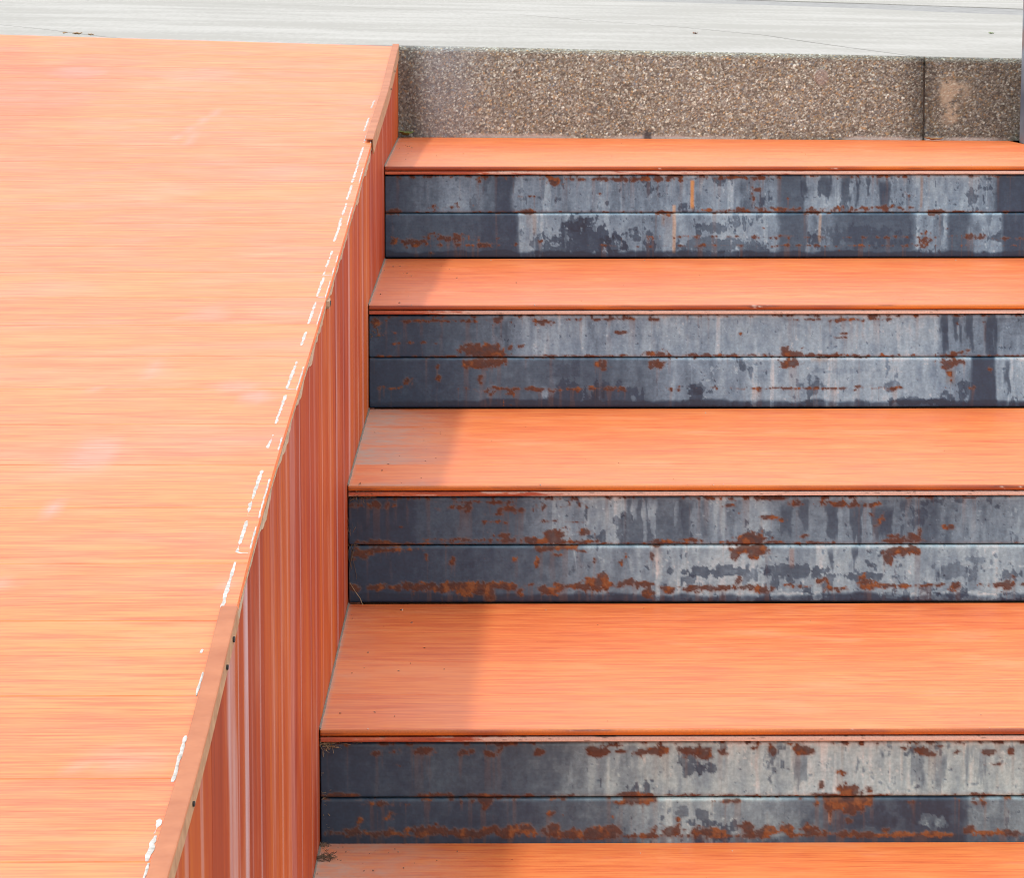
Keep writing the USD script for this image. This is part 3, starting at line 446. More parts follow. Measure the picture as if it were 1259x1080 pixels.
    warm = np.array([(.0095, .024, .045), (.020, .045, .076), (.056, .103, .138), (.205, .315, .345), (.375, .530, .520), (.56, .64, .61)])
    wm = {0: 0.15, 1: 0.1, 2: 0.35, 3: 0.85}[k] * np.clip(0.4 + 1.2 * nz(X * 5, ZO * 12, 0 * X, seed=sd + 9), 0, 1)
    col = np.stack([np.interp(L, stops, cold[:, i]) * (1 - wm) + np.interp(L, stops, warm[:, i]) * wm for i in range(3)], -1)
    for kk, x0, x1, y0, y1, cc, al in DRIP:
        if kk == k:
            w = (x1 - x0) / 2
            m = sstep(w + 1.6, w - 0.6, np.abs(px + 3 * warp - (x0 + x1) / 2)) * sstep(y0 - 1, y0 + 2, py) * sstep(y1 + 2, y1 - 6, py)
            col = mixc(col, cc, al * m * (0.6 + 0.8 * (st - 0.2)).clip(0, 1))
    R = np.zeros_like(X); halo = np.zeros_like(X)
    wn = nz(X * 95, ZO * 95, 0 * X, seed=sd + 11, octaves=5) - 0.5; wn2 = nz(X * 230, ZO * 230, 0 * X, seed=sd + 12, octaves=4) - 0.5
    hx = nz(X * 24, ZO * 60, 0 * X, seed=sd + 13) - 0.5
    for kk, x0, y0, rx, ry, am in RUST:
        if kk == k:
            near = (np.abs(px - x0) < rx * 2 + 6) & (np.abs(py - y0) < ry * 2.4 + 6)
            if not near.any(): continue
            e = np.hypot((px[near] - x0) / (rx * 1.06 + 1), (py[near] - y0 + 3 * hx[near]) / (ry * 1.05 + .6))
            fld = am * np.clip(1.25 - e * 0.80, 0, 1.2)
            R[near] = np.maximum(R[near], fld)
    R = R + (0.10 * sstep(0.55, 0.8, nz(X * 9, ZO * 30, 0 * X, seed=sd + 14)))
    seam = (1 - sstep(0.0008, 0.0045, np.abs(ZO - (0.0855 if k < 3 else 0.0845)))) * 0.62 if upper else (1 - sstep(0.0, 0.003, np.abs(ZO - 0.0875))) * 0.45
    if upper: R = np.maximum(R, (1 - sstep(0.0006, 0.0045, np.abs(ZO - 0.0190))) * (0.46 + 0.16 * sstep(0.3, 1.2, nrm(hx))))
    seamw = 0.75 + 0.35 * nrm(nz(X * 12, 0 * X, 0 * X, seed=sd + 41))
    R = np.maximum(R, seam * np.clip(seamw, 0.2, 1.4))
    field = np.where(R > 0.02, R * 0.78 + 0.16 * nrm(wn) + 0.14 * nrm(wn2) + 0.05 * tearx, 0)
    rust = sstep(0.56, 0.64, field)
    halo = sstep(0.34, 0.60, field) * sstep(0.1, 0.3, R)
    col = mixc(col, (.14, .080, .050), 0.45 * halo)
    t1 = nz(X * 120, ZO * 120, 0 * X, seed=sd + 15, octaves=4); t2 = nz(X * 30, ZO * 30, 0 * X, seed=sd + 16)
    deep = sstep(0.9, 1.25, field)
    rc = mixc(np.broadcast_to((.088, .034, .019), X.shape + (3,)).copy(), (.200, .074, .024), sstep(0.2, 1.9, nrm(t1) + 0.6 * nrm(t2) + (0.2 if (not upper and k > 1) else -0.3)))
    rc = mixc(rc, (.050, .021, .015), sstep(0.4, 1.4, -nrm(t1)) * (0.5 + 0.5 * deep))
    bleed = np.zeros_like(rust); acc = np.zeros(rust.shape[0])
    for j in range(rust.shape[1]):
        acc = np.maximum(acc * 0.945, rust[:, j]); bleed[:, j] = acc
    bleed = bleed * sstep(0.2, 1.3, drip + 0.5 * tearx) * (1 - rust)
    col = mixc(col, (.150, .075, .036), 0.34 * bleed)
    soft = np.zeros_like(rust)
    for dx in (-2, -1, 0, 1, 2):
        for dy in (-1, 0, 1): soft += np.roll(np.roll(rust, dx, 0), dy, 1) / 15
    col = mixc(col, (.110, .060, .036), 0.5 * np.clip(soft - rust * 0.5, 0, 1) * (1 - rust))
    col = mixc(col, rc, np.clip(rust * (0.93 + 0.07 * nrm(t1)), 0, 1))
    lumps = (1.0 if (k >= 2 and not upper) or (k == 3) else 0.35)
    relief = rust * (0.0004 + lumps * 0.0030 * np.clip(t1 - 0.38, 0, 1) * deep) + 0.0004 * (nz(X * 8, ZO * 10, 0 * X, seed=sd + 18) - 0.5) - 0.00025 * sstep(0.67, 0.71, speck) * pale
    return np.clip(col, 0.008, 0.9), rust, relief
RL = ["steel riser under the topmost tread, dark at left with pale drip streaks", "steel riser under the second tread with round rust patches along its seam", "steel riser under the third tread with heavy rust along its lower edge", "lowest steel riser in view, cream stained with thick rust flakes"]
for k in range(4):
    z, yf = ZT[k], -k * D
    riser = put("riser", box(0.0, XR, yf + OV_BEAM + 0.048, yf + OV_BEAM + 0.058, z - 0.30, z - 0.0160), PLY, stairs, label=RL[k])
    for upper, (za, zb) in ((True, (0.0172, 0.0861)), (False, (0.0870, 0.1690))):
        if k == 3: za, zb = (0.0172, 0.0849) if upper else (0.0858, 0.1560)
        r_, nx = 0.0042, int((XR - 0.0) / 0.0016)
        arc = np.linspace(0, np.pi / 2, 5)
        rows = [(r_ - r_ * np.sin(t), za + r_ - r_ * np.cos(t)) for t in arc]
        rows += [(0.0, q) for q in np.linspace(za + r_, zb - r_, int((zb - za - 2 * r_) / 0.0016))[1:-1]]
        rows += [(r_ - r_ * np.cos(t), zb - r_ + r_ * np.sin(t)) for t in arc]
        rows = np.array(rows); xs = np.linspace(float(side_x(yf)) + 0.0015, XR, nx)
        X, ZO = np.meshgrid(xs, rows[:, 1], indexing="ij")
        col, rust, rel = riser_paint(k, upper, X, ZO)
        front = np.stack([X, yf + OV_BEAM + rows[None, :, 0] - rel, z - ZO], -1)
        backp = np.array([(yf + OV_BEAM + 0.046, z - zb), (yf + OV_BEAM + 0.046, z - za)])
        back = np.stack([np.repeat(xs[:, None], 2, 1), np.repeat(backp[None, :, 0], nx, 0), np.repeat(backp[None, :, 1], nx, 0)], -1)
        v, f = loft(np.concatenate([front, back], 1))
        nrow = len(rows) + 2
        cc = np.concatenate([col, np.full((nx, 2, 3), .04)], 1).reshape(-1, 3); cc = np.vstack([cc, [[.04] * 3] * 2])
        rr = np.concatenate([rust, np.zeros((nx, 2))], 1).ravel(); rr = np.append(rr, [0, 0])
        put("steel_beam", (v, f), STEEL, riser, smooth=True, pv={"paint": cc, "rust": rr})

# dirt packed into the corner between treads and ramp
for k in range(5):
    z, yf = ZT[k], -k * D; n = 220
    ys = np.linspace(yf + 0.006, (yf + D + 0.008) if k else float(wall_y(0)) - 0.008, n); w = 0.0012 + 0.0030 * nz(ys * 30, 0 * ys, k + 0 * ys, seed=301)
    rings = np.stack([np.stack([side_x(ys) + 0.0003, ys, np.full(n, z - 0.001)], -1), np.stack([side_x(ys) + w, ys, np.full(n, z - 0.001)], -1),
                      np.stack([side_x(ys) + w * 0.5, ys, z + w * 0.40], -1), np.stack([side_x(ys) + 0.0003, ys, z + w * 0.9], -1)], 1)
    put("dirt_line", loft(rings), DIRT, stairs)

# ------------------------------------------------------------------ ramp
ramp = xform("ramp", label="sloping orange laminate ramp with chipped edge left of the staircase", cat="ramp")
SEAMS = [-5.85, -5.635, -5.42, -5.207, -4.993, -4.78, -4.566, -4.366, -4.16, -3.96, -3.779, -3.565, -3.372, -3.161, -2.951, -2.734, -2.505, -2.29, -2.074, -1.83, -1.605, -1.385, -1.167, -0.93, -0.715, -0.507, -0.31, -0.11, 0.09, 0.30, 0.51, 0.72]
XL = -1.7
DTH = 0.008
SCUFFS = [(-0.214, -3.32, 0.045, 0.13, .36), (-0.194, -2.83, 0.02, 0.09, .34), (-0.067, -3.0, 0.022, 0.05, .42), (-0.10, -2.93, 0.03, 0.05, .28), (-0.60, 0.40, .07, .12, .25), (-0.34, 0.45, .06, .10, .2), (-0.16, -2.42, .03, .07, .25), (-0.24, -3.85, .015, .03, .35), (-0.055, -3.85, .008, .03, .4), (-0.1, -4.32, .05, .04, .25), (-0.13, -4.33, .01, .02, .45)]
SCRATCH = [(-0.335, -0.62, -0.285, -0.18, .010, .30), (-0.31, -0.70, -0.30, -0.40, .006, .25), (-0.233, -3.62, -0.222, -3.50, .004, .5), (-0.236, -3.64, -0.230, -3.58, .004, .45), (-0.147, -3.62, -0.144, -3.55, .003, .3), (-0.26, -3.0, -0.243, -2.93, .004, .35), (-0.20, -2.46, -0.14, -2.44, .008, .22)]
ys = np.linspace(SEAMS[0], float(wall_y(0)) - 0.002, 60)
sub = []
for y in ys:
    xr = float(side_x(y)) - 0.009; zl, zr_ = float(deck_z(XL, y)), float(deck_z(0, y))
    sub.append([(XL, y - 0.1136 * XL * np.clip((y - 0.5) / 0.43, 0, 1), zl - DTH - 0.001), (xr, y, zr_ - DTH - 0.001), (xr, y, -1.35), (XL, y, -1.35)])
v, f = loft(sub); deck = put("deck", (v, f[:, ::-1]), PLY, ramp)
for i in range(len(SEAMS)):
    last = i == len(SEAMS) - 1
    y0, y1 = SEAMS[i] + 0.0002, (SEAMS[i + 1] - 0.0002 if not last else None)
    nx = 130; xs = np.linspace(XL, 0.0, nx); rings = []
    for q, xx in enumerate(xs):
        ya = y0; yb = y1 if not last else float(wall_y(xx)) + 0.001
        us = np.array([ya, ya, ya + 0.0013] + [ya + (yb - ya) * w for w in (.12, .24, .36, .48, .60, .72, .84, .93)] + [yb - 0.0013, yb, yb])
        dz = np.array([-DTH, -0.0006, 0] + [0] * 8 + [0, -0.0006, -DTH])
        x = XL + (side_x(us) - XL) * (q / (nx - 1))
        rings.append(np.stack([x, us, deck_z(x, us) + dz], 1))
    v, f = loft(rings)
    tone = float(np.random.default_rng(500 + i).uniform(-0.06, 0.05))
    X, Y = v[:, 0], v[:, 1]
    pale = 0.10 * sstep(0.5, 0.72, nz(X * 6, Y * 6, 0 * X, seed=510))
    for sx0, sy0, rx, ry, am in SCUFFS:
        e = np.hypot((X - sx0) / rx, (Y - sy0) / ry) + 0.9 * (nz(X * 40, Y * 14, 0 * X, seed=515) - 0.5)
        pale = np.maximum(pale, am * sstep(1.1, 0.3, e))
    for ax, ay, bx, by, w, am in SCRATCH:
        t_ = np.clip(((X - ax) * (bx - ax) + (Y - ay) * (by - ay)) / ((bx - ax) ** 2 + (by - ay) ** 2), 0, 1)
        pale = np.maximum(pale, am * sstep(1.0, 0.2, np.hypot(X - ax - t_ * (bx - ax), (Y - ay - t_ * (by - ay)) * 0.35) / w))
    dark_patch = sstep(0.42, 0.60, nz(X * 5, Y * 1.6, 0 * X, seed=517) + 0.35 * np.exp(-((X + 0.72) / 0.22) ** 2 - ((Y - 0.1) / 0.45) ** 2) - 0.12)
    tone = tone - 0.20 * dark_patch * sstep(-0.42, -0.62, X) * sstep(-1.0, -0.4, Y)  # tone drops in a noisy patch at the deck's upper left
    dust = np.zeros(len(v)) + 0.02
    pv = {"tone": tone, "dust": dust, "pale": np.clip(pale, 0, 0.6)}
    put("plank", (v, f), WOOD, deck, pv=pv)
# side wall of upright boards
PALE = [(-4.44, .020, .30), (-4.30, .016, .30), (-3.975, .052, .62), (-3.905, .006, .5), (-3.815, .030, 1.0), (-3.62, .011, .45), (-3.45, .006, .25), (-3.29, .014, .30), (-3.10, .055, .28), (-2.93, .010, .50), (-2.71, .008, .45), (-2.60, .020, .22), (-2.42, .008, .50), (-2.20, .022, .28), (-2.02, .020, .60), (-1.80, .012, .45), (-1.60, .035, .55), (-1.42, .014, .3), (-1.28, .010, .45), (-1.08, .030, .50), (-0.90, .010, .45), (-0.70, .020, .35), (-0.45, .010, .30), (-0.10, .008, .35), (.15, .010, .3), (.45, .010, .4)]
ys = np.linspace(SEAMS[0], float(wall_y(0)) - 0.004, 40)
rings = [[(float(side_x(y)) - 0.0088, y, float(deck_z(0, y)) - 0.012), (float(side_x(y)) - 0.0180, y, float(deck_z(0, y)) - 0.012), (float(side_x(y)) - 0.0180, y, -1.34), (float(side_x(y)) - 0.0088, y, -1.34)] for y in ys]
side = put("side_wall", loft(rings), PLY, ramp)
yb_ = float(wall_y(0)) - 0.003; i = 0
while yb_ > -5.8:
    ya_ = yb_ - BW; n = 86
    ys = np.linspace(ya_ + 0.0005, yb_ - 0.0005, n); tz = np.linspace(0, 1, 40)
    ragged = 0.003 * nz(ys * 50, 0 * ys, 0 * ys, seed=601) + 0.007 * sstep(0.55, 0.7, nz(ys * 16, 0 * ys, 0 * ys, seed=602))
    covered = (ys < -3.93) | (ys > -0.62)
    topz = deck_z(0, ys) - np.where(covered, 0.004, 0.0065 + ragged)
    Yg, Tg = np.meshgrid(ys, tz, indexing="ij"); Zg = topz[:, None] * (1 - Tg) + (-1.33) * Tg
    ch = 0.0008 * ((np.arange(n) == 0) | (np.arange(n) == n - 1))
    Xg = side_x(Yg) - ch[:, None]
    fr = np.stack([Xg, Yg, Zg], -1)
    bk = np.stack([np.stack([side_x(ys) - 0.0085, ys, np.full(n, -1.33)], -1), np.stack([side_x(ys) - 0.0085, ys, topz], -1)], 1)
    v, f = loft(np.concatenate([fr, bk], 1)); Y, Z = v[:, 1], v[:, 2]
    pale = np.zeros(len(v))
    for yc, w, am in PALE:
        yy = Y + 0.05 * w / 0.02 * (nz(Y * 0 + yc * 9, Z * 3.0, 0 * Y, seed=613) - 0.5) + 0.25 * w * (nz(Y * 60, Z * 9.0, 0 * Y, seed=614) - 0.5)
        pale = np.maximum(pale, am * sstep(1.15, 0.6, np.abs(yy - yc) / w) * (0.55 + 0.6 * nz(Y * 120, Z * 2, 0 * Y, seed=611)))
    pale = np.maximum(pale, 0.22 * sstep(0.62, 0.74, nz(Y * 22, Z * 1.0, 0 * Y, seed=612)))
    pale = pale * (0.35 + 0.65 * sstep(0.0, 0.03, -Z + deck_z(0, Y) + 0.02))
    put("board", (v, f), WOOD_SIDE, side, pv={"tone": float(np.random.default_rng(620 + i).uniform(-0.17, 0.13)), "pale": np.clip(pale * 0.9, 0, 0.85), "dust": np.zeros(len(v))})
    yb_ = ya_; i += 1
# ragged exposed core along the broken arris
n = 900; ys = np.linspace(-3.97, -0.60, n)
wv = nz(ys * 45, 0 * ys, 0 * ys, seed=641); wv2 = nz(ys * 8, 0 * ys, 0 * ys, seed=642)
out = 0.0003 + 0.0016 * sstep(0.4, 0.75, wv) * sstep(0.4, 0.6, wv2); low = 0.0085 + 0.009 * sstep(0.35, 0.7, wv2) + 0.003 * wv
sx = side_x(ys); zz = deck_z(0, ys)
rings = np.stack([np.stack([sx - 0.0086, ys, zz - 0.0082], -1), np.stack([sx + 0.0002 + out * 0.4, ys, zz - 0.0080], -1), np.stack([sx + out, ys, zz - 0.0095 - 0.2 * low], -1), np.stack([sx + 0.0004 + out * 0.5, ys, zz - low], -1), np.stack([sx - 0.0086, ys, zz - low], -1)], 1)
put("exposed_core", loft(rings), CORE, ramp)
# trim angles
def trim(y0, y1, wt, hs, lift, side_off, label):
    n = 160; ys = np.linspace(y0, y1, n); z = deck_z(0, ys) + 0.0012 + lift(ys); x = side_x(ys) + 0.0016 + side_off(ys); th = 0.0012
    hz = hs(ys); wv = 0.0004 * (nz(ys * 40, 0 * ys, 0 * ys, seed=650) - 0.5)
    P = lambda dx, dz: np.stack([x + dx, ys, z + dz], -1)
    top = np.stack([P(-wt, 0.0002), P(-wt + 0.0008, 0.0010), P(-0.0016, 0.0010 + wv), P(-0.0004, 0.0004), P(0, -0.0012), P(-th, -0.0012), P(-wt, -0.0006)], 1)
    t = put("edge_trim", loft(top), TRIM, ramp, smooth=40, label=label)
    fl = np.stack([P(0, -0.0013), P(0.0002, -0.5 * 1 * 0.012) * 0 + np.stack([x + 0.0002, ys, z - hz * 0.6], -1), np.stack([x + 0.0010, ys, z - hz], -1), np.stack([x - th, ys, z - hz], -1), P(-th, -0.0013)], 1)
    put("flange", loft(fl), TRIM_SIDE, t, smooth=40)
    return t
bow = lambda y: 0.006 * np.exp(-((y - 0.05) / 0.30) ** 2) + 0.004 * sstep(-0.3, -0.62, y)
t1 = trim(-0.66, float(wall_y(0)) + 0.02, 0.0135, lambda y: 0.024 + 0 * y, lambda y: 0.0006 + bow(y), lambda y: 0.004 * np.exp(-((y - 0.05) / 0.35) ** 2) + 0.0015 * sstep(-0.2, -0.66, y), "upper brown edge trim, bent and broken off at its lower end")
t2 = trim(-5.80, -3.925, 0.0145, lambda y: 0.0125 + 0 * y, lambda y: 0.0004 + 0 * y, lambda y: 0.0 * y, "lower brown edge trim with empty screw holes")
def disc(c, r, nrm=(1, 0, 0), th=0.0008, n=12, sy=1.0):
    w = np.arange(n) / n * 2 * np.pi
    ring = lambda dx, k: [(c[0] + dx, c[1] + sy * r * k * math.cos(a), c[2] + r * k * math.sin(a)) for a in w]
    return loft([ring(-th, 1), ring(th, 1), ring(th * 1.2, 0.8)])
for y, dz, r in ((-3.99, 0.0085, 0.0022), (-4.065, 0.0085, 0.0020), (-4.405, 0.0085, 0.0018), (0.62, 0.016, 0.002), (0.28, 0.016, 0.002)):
    tr = t2 if y < -3 else t1
    off = 0.0016 + 0.0009 + (float(0.004 * np.exp(-((y - 0.05) / 0.35) ** 2)) if y > -3 else 0)
    lf = float(0.0006 + bow(y)) if y > -3 else 0.0004
    put("screw_hole", disc((float(side_x(y)) + off, y, float(deck_z(0, y)) + lf - dz + 0.0012), r, sy=2.6), DARK, tr)
# stub of the lost trim
y = -2.27; z = float(deck_z(0, y)); x = float(side_x(y))
put("trim_stub", cat_meshes([box(x - 0.004, x + 0.0035, y - 0.025, y + 0.02, z - 0.015, z - 0.006), box(x - 0.001, x + 0.0042, y - 0.03, y - 0.015, z - 0.012, z - 0.005)]), CORE, ramp)
put("trim_stub", box(x + 0.0036, x + 0.0046, y - 0.02, y + 0.012, z - 0.013, z - 0.0085), DARK, ramp)
# remnants of caulk left where the trim came off
def ribbon(pts, w, seed, th=0.0008):
    P = np.asarray(pts, float); d = np.r_[0, np.cumsum(np.linalg.norm(np.diff(P, axis=0), axis=1))]
    n = max(8, int(d[-1] / 0.006)); t = np.linspace(0, d[-1], n); Q = np.stack([np.interp(t, d, P[:, i]) for i in range(2)], 1)
    tn = np.gradient(Q, axis=0); tn /= np.linalg.norm(tn, axis=1)[:, None]; nr = np.stack([-tn[:, 1], tn[:, 0]], 1)
    a = nz(t * 90, 0 * t + seed, 0 * t, seed=700 + seed); b = nz(t * 90, 0 * t + seed, 0 * t, seed=800 + seed)
    gap = sstep(0.33, 0.40, nz(t * 28, 0 * t + seed * 3.1, 0 * t, seed=900 + seed)); gap[[0, -1]] *= 0.5
    wl, wr = w * (0.45 + 0.85 * sstep(.3, .75, a)) * (0.05 + gap), w * (0.45 + 0.85 * sstep(.3, .75, b)) * (0.05 + gap)
    A, Bq = Q + nr * wl[:, None], Q - nr * wr[:, None]
    rs = []
    for i in range(n):
        hgt = th * (0.8 + 0.3 * a[i]) * (0.25 + 0.75 * gap[i])
        za, zb, zc = (float(deck_z(q[0], q[1])) for q in (A[i], Q[i], Bq[i]))
        rs.append([(*A[i], za - 0.0005), (*A[i], za + hgt * .6), (*Q[i], zb + hgt), (*Bq[i], zc + hgt * .6), (*Bq[i], zc - 0.0005)])
    return loft(rs)
CK = [(-.30, -.50), (-0.02, -0.15), (-.66, -.51), (-.72, -.95), (-.95, -1.17), (-1.20, -1.36), (-1.40, -1.62), (-1.60, -1.79), (-1.88, -2.10), (-2.12, -2.285), (-2.33, -2.50), (-2.56, -2.66), (-2.77, -2.95), (-2.99, -3.16), (-3.22, -3.29), (-3.40, -3.60), (-3.62, -3.74), (-3.775, -3.925)]
for i, (ya, yb) in enumerate(CK):
    a, b = max(ya, yb), min(ya, yb)
    if b > -0.52 and b > -0.60 and a > -0.5:
        xo = -0.0165
    else:
        xo = -0.0110
    pts = [(float(side_x(a)) + xo, a), (float(side_x(b)) + xo - 0.0012, b)]
    foot = i in (8, 12, 15, 16, 9)
    if foot: pts += [(float(side_x(b)) + xo + 0.003, b - 0.004), (float(side_x(b)) - 0.002, b - 0.004)]
    put("caulk_remnant", ribbon(pts, 0.0018, i, 0.0005), CAULK, ramp)
    if i % 2 == 0 or foot:
        c0 = a - 0.2 * (a - b); put("caulk_remnant", ribbon([(float(side_x(c0)) - 0.0012, c0), (float(side_x(b)) - 0.0012, b - 0.01)], 0.0009, 40 + i), CAULK, ramp)
for i, (a, b, xo, w) in enumerate([(-4.04, -4.05, -.0195, .0014), (-4.10, -4.16, -.0142, .0011), (-4.26, -4.375, -.0146, .0015), (-4.465, -4.50, -.0162, .0018), (-4.505, -4.565, -.0156, .0020), (-4.57, -4.75, -.0144, .0014)]):
    put("caulk_remnant", ribbon([(float(side_x(a)) + xo, a), (float(side_x(b)) + xo - 0.0006, b)], w, 70 + i, 0.0007), CAULK, ramp)

# ------------------------------------------------------------------ steel post at the right end
post = xform("steel_post", label="weathered blue grey steel post at the right end of the top step", cat="post")
n = 60; zs_ = np.linspace(-0.02, 1.15, n); c = 0.006
sq = np.array([(c, 0), (0.09 - c, 0), (0.09, c), (0.09, 0.09 - c), (0.09 - c, 0.09), (c, 0.09), (0, 0.09 - c), (0, c)])
rings = np.stack([np.concatenate([sq + (post_x0 + 0.003 * zz / 0.3, post_y - 0.065), np.full((8, 1), zz)], 1) for zz in zs_])
v, f = loft(rings); nn = nz(v[:, 0] * 30, v[:, 1] * 30, v[:, 2] * 12, seed=950)
pc = mixc(np.broadcast_to((.16, .19, .25), (len(v), 3)).copy(), (.30, .34, .40), sstep(.4, .6, nn)); rs = sstep(.62, .68, nn + 0.16 * np.exp(-((v[:, 2] - .21) / .02) ** 2))
A = meshkit.arrays((v, f[:, ::-1]), 25)[0]; nn = nz(A[:, 0] * 30, A[:, 1] * 30, A[:, 2] * 12, seed=950)
pc = mixc(np.broadcast_to((.07, .095, .14), (len(A), 3)).copy(), (.17, .21, .26), sstep(.4, .6, nn)); rs = sstep(.60, .68, nn + 0.2 * np.exp(-((A[:, 2] - .21) / .02) ** 2)); pc = mixc(pc, (.2, .08, .035), rs)
pm = put("shaft", (v, f[:, ::-1]), STEEL, post, smooth=25)
api = UsdGeom.PrimvarsAPI(pm); api.CreatePrimvar("paint", T.Color3fArray, "vertex").Set(Vt.Vec3fArray.FromNumpy(pc.astype(np.float32))); api.CreatePrimvar("rust", T.FloatArray, "vertex").Set(Vt.FloatArray.FromNumpy(rs.astype(np.float32)))
put("cap", box(post_x0 + 0.003, post_x0 + 0.11, post_y - 0.07, post_y + 0.03, 1.151, 1.158), PLY, post)

# ------------------------------------------------------------------ leaves, dry grass, crumbs
def leaf(cx, cy, cz, length, width, ang, curl, seed, th=0.0006):
    n = 9; t = np.linspace(0, 1, n); r = np.random.default_rng(seed); w = width / 2 * np.sin(np.pi * t ** 0.8) + 0.0004
    rs = []
    for i in range(n):
        u = (t[i] - .5) * length; zc = curl * (4 * (t[i] - .5) ** 2) + 0.002 * r.random()
        L = [(u, -w[i], zc + 0.30 * w[i]), (u, 0, zc - 0.0004), (u, w[i], zc + 0.45 * w[i]), (u, w[i], zc + 0.45 * w[i] + th), (u, 0, zc + th), (u, -w[i], zc + 0.30 * w[i] + th)]
        rs.append([(cx + p[0] * math.cos(ang) - p[1] * math.sin(ang), cy + p[0] * math.sin(ang) + p[1] * math.cos(ang), cz + p[2] + 0.0008) for p in L])
    return loft(rs)
tag(put("leaf", leaf(0.026, 0.918, 0.004, 0.034, 0.030, 0.5, 0.007, 1), LEAF_GREEN, smooth=60), "small green leaf in the corner where ramp meets pebble wall", "leaf")
tag(put("leaf", leaf(1.105, 0.795, 0.001, 0.040, 0.012, -0.05, 0.005, 2), LEAF_BROWN, smooth=60), "curled brown leaf lying at the foot of the pebble wall", "leaf")
tag(put("leaf", leaf(0.692, 2.11, float(pave_z(.692)), 0.013, 0.012, 0.4, 0.0015, 3), plain("dark_red_leaf", (0.12, 0.045, 0.02), (0.22, 0.09, 0.04), 90.0), smooth=60), "tiny dark red brown leaf lying on the pale pavement", "leaf")
tag(put("leaf", leaf(1.454, 2.55, float(pave_z(1.454)), 0.015, 0.012, 0.2, 0.001, 4), LEAF_GREEN, smooth=60), "tiny green leaf on the pavement near the steel post", "leaf")
for i, (x, y, l) in enumerate(((-0.69, 1.31, .022), (-0.655, 1.25, .014), (-0.72, 1.34, .012))):
    tag(put("dry_leaf", leaf(x, y, float(pave_z(x)), l, l * .5, 0.3 * i, 0.0012, 20 + i), LEAF_BROWN, smooth=60), ("largest of three withered leaves on the pavement above the ramp's left end", "rightmost of three withered leaves on the pavement above the ramp", "leftmost, smallest withered leaf on the pavement above the ramp")[i], "leaf", "withered leaves above the ramp")
def tuft(n, gen, r0, seed):
    r = np.random.default_rng(seed); return cat_meshes([tube(gen(r), np.linspace(r0, r0 * 0.35, 6) * r.uniform(.6, 1.3), 4) for _ in range(n)])
def clump(cx, cy, cz, sx_, sy_, sz_, ln):
    def gen(r):
        p = np.array([cx + r.uniform(0, sx_), cy + r.uniform(-sy_, sy_), cz - r.uniform(0, sz_)]); d = r.normal(0, 1, 3) * (1, .35, .45); d /= np.linalg.norm(d)
        t = np.linspace(-.5, .5, 6)[:, None]; b = r.normal(0, .3, 3) * (1, .3, 1); q = p + (d * t + b * (t ** 2)) * ln * r.uniform(.5, 1.2)
        q[:, 0] = np.maximum(q[:, 0], cx - 0.001); q[:, 1] = np.minimum(q[:, 1], cy + .008); return q
    return gen
def hang(cx, cy, cz, sx_, ln):
    def gen(r):
        x = cx + r.uniform(0, sx_); t = np.linspace(0, 1, 6); L = ln * r.uniform(.4, 1.0)
        return np.stack([x + 0.004 * np.sin(t * r.uniform(2, 6) + r.uniform(0, 6)) + r.normal(0, .002) * t, cy - 0.002 * r.random() - 0.001 * np.sin(t * 5), cz - L * t - r.uniform(0, .015)], 1)
    return gen
s3 = float(side_x(-2 * D)); s4 = float(side_x(-3 * D)); s2 = float(side_x(-D))
yv = -2 * D + 0.008; zv = ZT[2]
tag(put("root_clump", tuft(70, clump(s3 + .002, yv, zv - .008, .030, .004, .010, .024), .0006, 1), ROOTS, smooth=True), "brown matted roots wedged under the third tread's left corner", "dry roots", kind="stuff")
tag(put("hanging_roots", cat_meshes([tuft(45, hang(s3 + .003, yv + .004, zv - .046, .008, .045), .0007, 2), tuft(4, hang(s3 + .004, yv + .002, zv - .08, .006, .09), .0006, 3)]), ROOTS, smooth=True), "brown roots hanging down the left end of the third riser", "dry roots", kind="stuff")
tag(put("dry_grass_stalk", tube([(s3 + .003, yv - .004, zv - .140), (s3 + .010, yv - .010, zv - .150), (s3 + .018, yv - .016, zv - .160), (s3 + .021, yv - .018, zv - .1685)], .0006), STRAW, smooth=True), "bent straw stalk at the foot of the third riser's left corner", "stalk")
yv = -3 * D + 0.008; zv = ZT[3]
tag(put("dry_grass_tuft", cat_meshes([tuft(46, clump(s4 + .002, yv, zv - .010, .016, .004, .014, .020), .00045, 5), tuft(40, clump(s4 + .003, yv + .004, zv - .05, .006, .003, .075, .012), .0004, 6), tuft(12, clump(s4 + .010, yv - .002, zv - .014, .06, .003, .004, .010), .0003, 7)]), STRAW, smooth=True),
    "straw coloured dry grass in the left corner of the lowest riser", "dry grass", kind="stuff")
yv = -D + 0.008; zv = ZT[1]
tag(put("dry_moss", tuft(90, clump(s2 + .003, yv + .003, zv - .018, .016, .003, .036, .008), .0005, 9), ROOTS, smooth=True), "brown mossy crust in the left corner of the second riser", "moss", kind="stuff")
z5 = ZT[4]
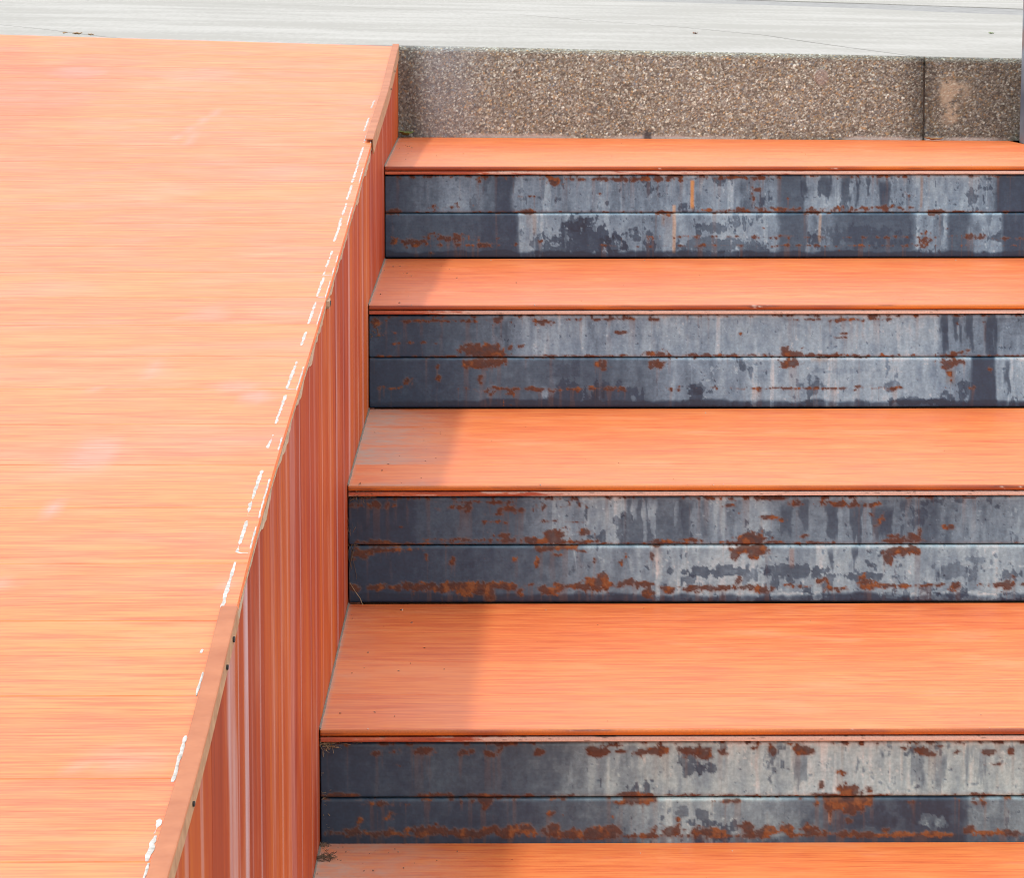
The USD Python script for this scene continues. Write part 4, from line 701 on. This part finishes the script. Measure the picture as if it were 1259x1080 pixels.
tag(put("straw_wad", tuft(60, clump(0.0 + s4 - .004, -2.622, z5 + .004, .022, .010, .003, .014), .00045, 12), ROOTS, smooth=True), "flat wad of dry straw on the lowest tread, nearest the camera", "straw", kind="stuff")
tag(put("straw_wad", tuft(30, clump(0.0 + s4 - .002, -2.555, z5 + .003, .012, .006, .002, .010), .0004, 13), ROOTS, smooth=True), "small wad of dry straw against the foot of the lowest riser", "straw", kind="stuff")
r = np.random.default_rng(77); cr = []
def crumb(x, y, z, s):
    P = r.normal(0, 1, (8, 3)); P /= np.linalg.norm(P, axis=1)[:, None]; P = P * s * r.uniform(.6, 1.2, (8, 1)) * (1.3, 1, .7)
    from scipy.spatial import ConvexHull
    h = ConvexHull(P); fcs = h.simplices.copy()
    for i_, t_ in enumerate(fcs):
        if np.dot(np.cross(P[t_[1]] - P[t_[0]], P[t_[2]] - P[t_[0]]), P[t_].mean(0)) < 0: fcs[i_] = t_[::-1]
    return P + (x, y, z + .4 * s), fcs
for k in range(5):
    for _ in range((12, 14, 14, 16, 30)[k]):
        x = float(side_x(-k * D)) + abs(r.normal(0, .09)) + .006; y = -k * D + r.uniform(.02, .82 if k < 4 else .84)
        if k == 4: y = -4 * D + .85 - abs(r.normal(0, .10)) - .01
        cr.append(crumb(x, y, ZT[k], r.uniform(.0006, .0017)))
    for _ in range(10):
        cr.append(crumb(r.uniform(.1, 1.25), -k * D + r.uniform(.02, .84), ZT[k], r.uniform(.0005, .0011)))
tag(put("dirt_crumbs", cat_meshes(cr), plain("crumb_earth", (0.05, 0.035, 0.025), (0.20, 0.15, 0.11), 60.0)), "scattered dark dirt crumbs on the treads beside the ramp", "dirt", kind="stuff")
cr = [crumb(r.uniform(-.02, 1.2), -k * D + r.choice([r.uniform(.001, .006), r.uniform(.80, .846)]), ZT[k], r.uniform(.0007, .0016)) for k in range(1, 5) for _ in range(7)]
tag(put("paint_flakes", cat_meshes(cr), CAULK), "tiny white paint flakes scattered on the orange treads", "paint flakes", kind="stuff")
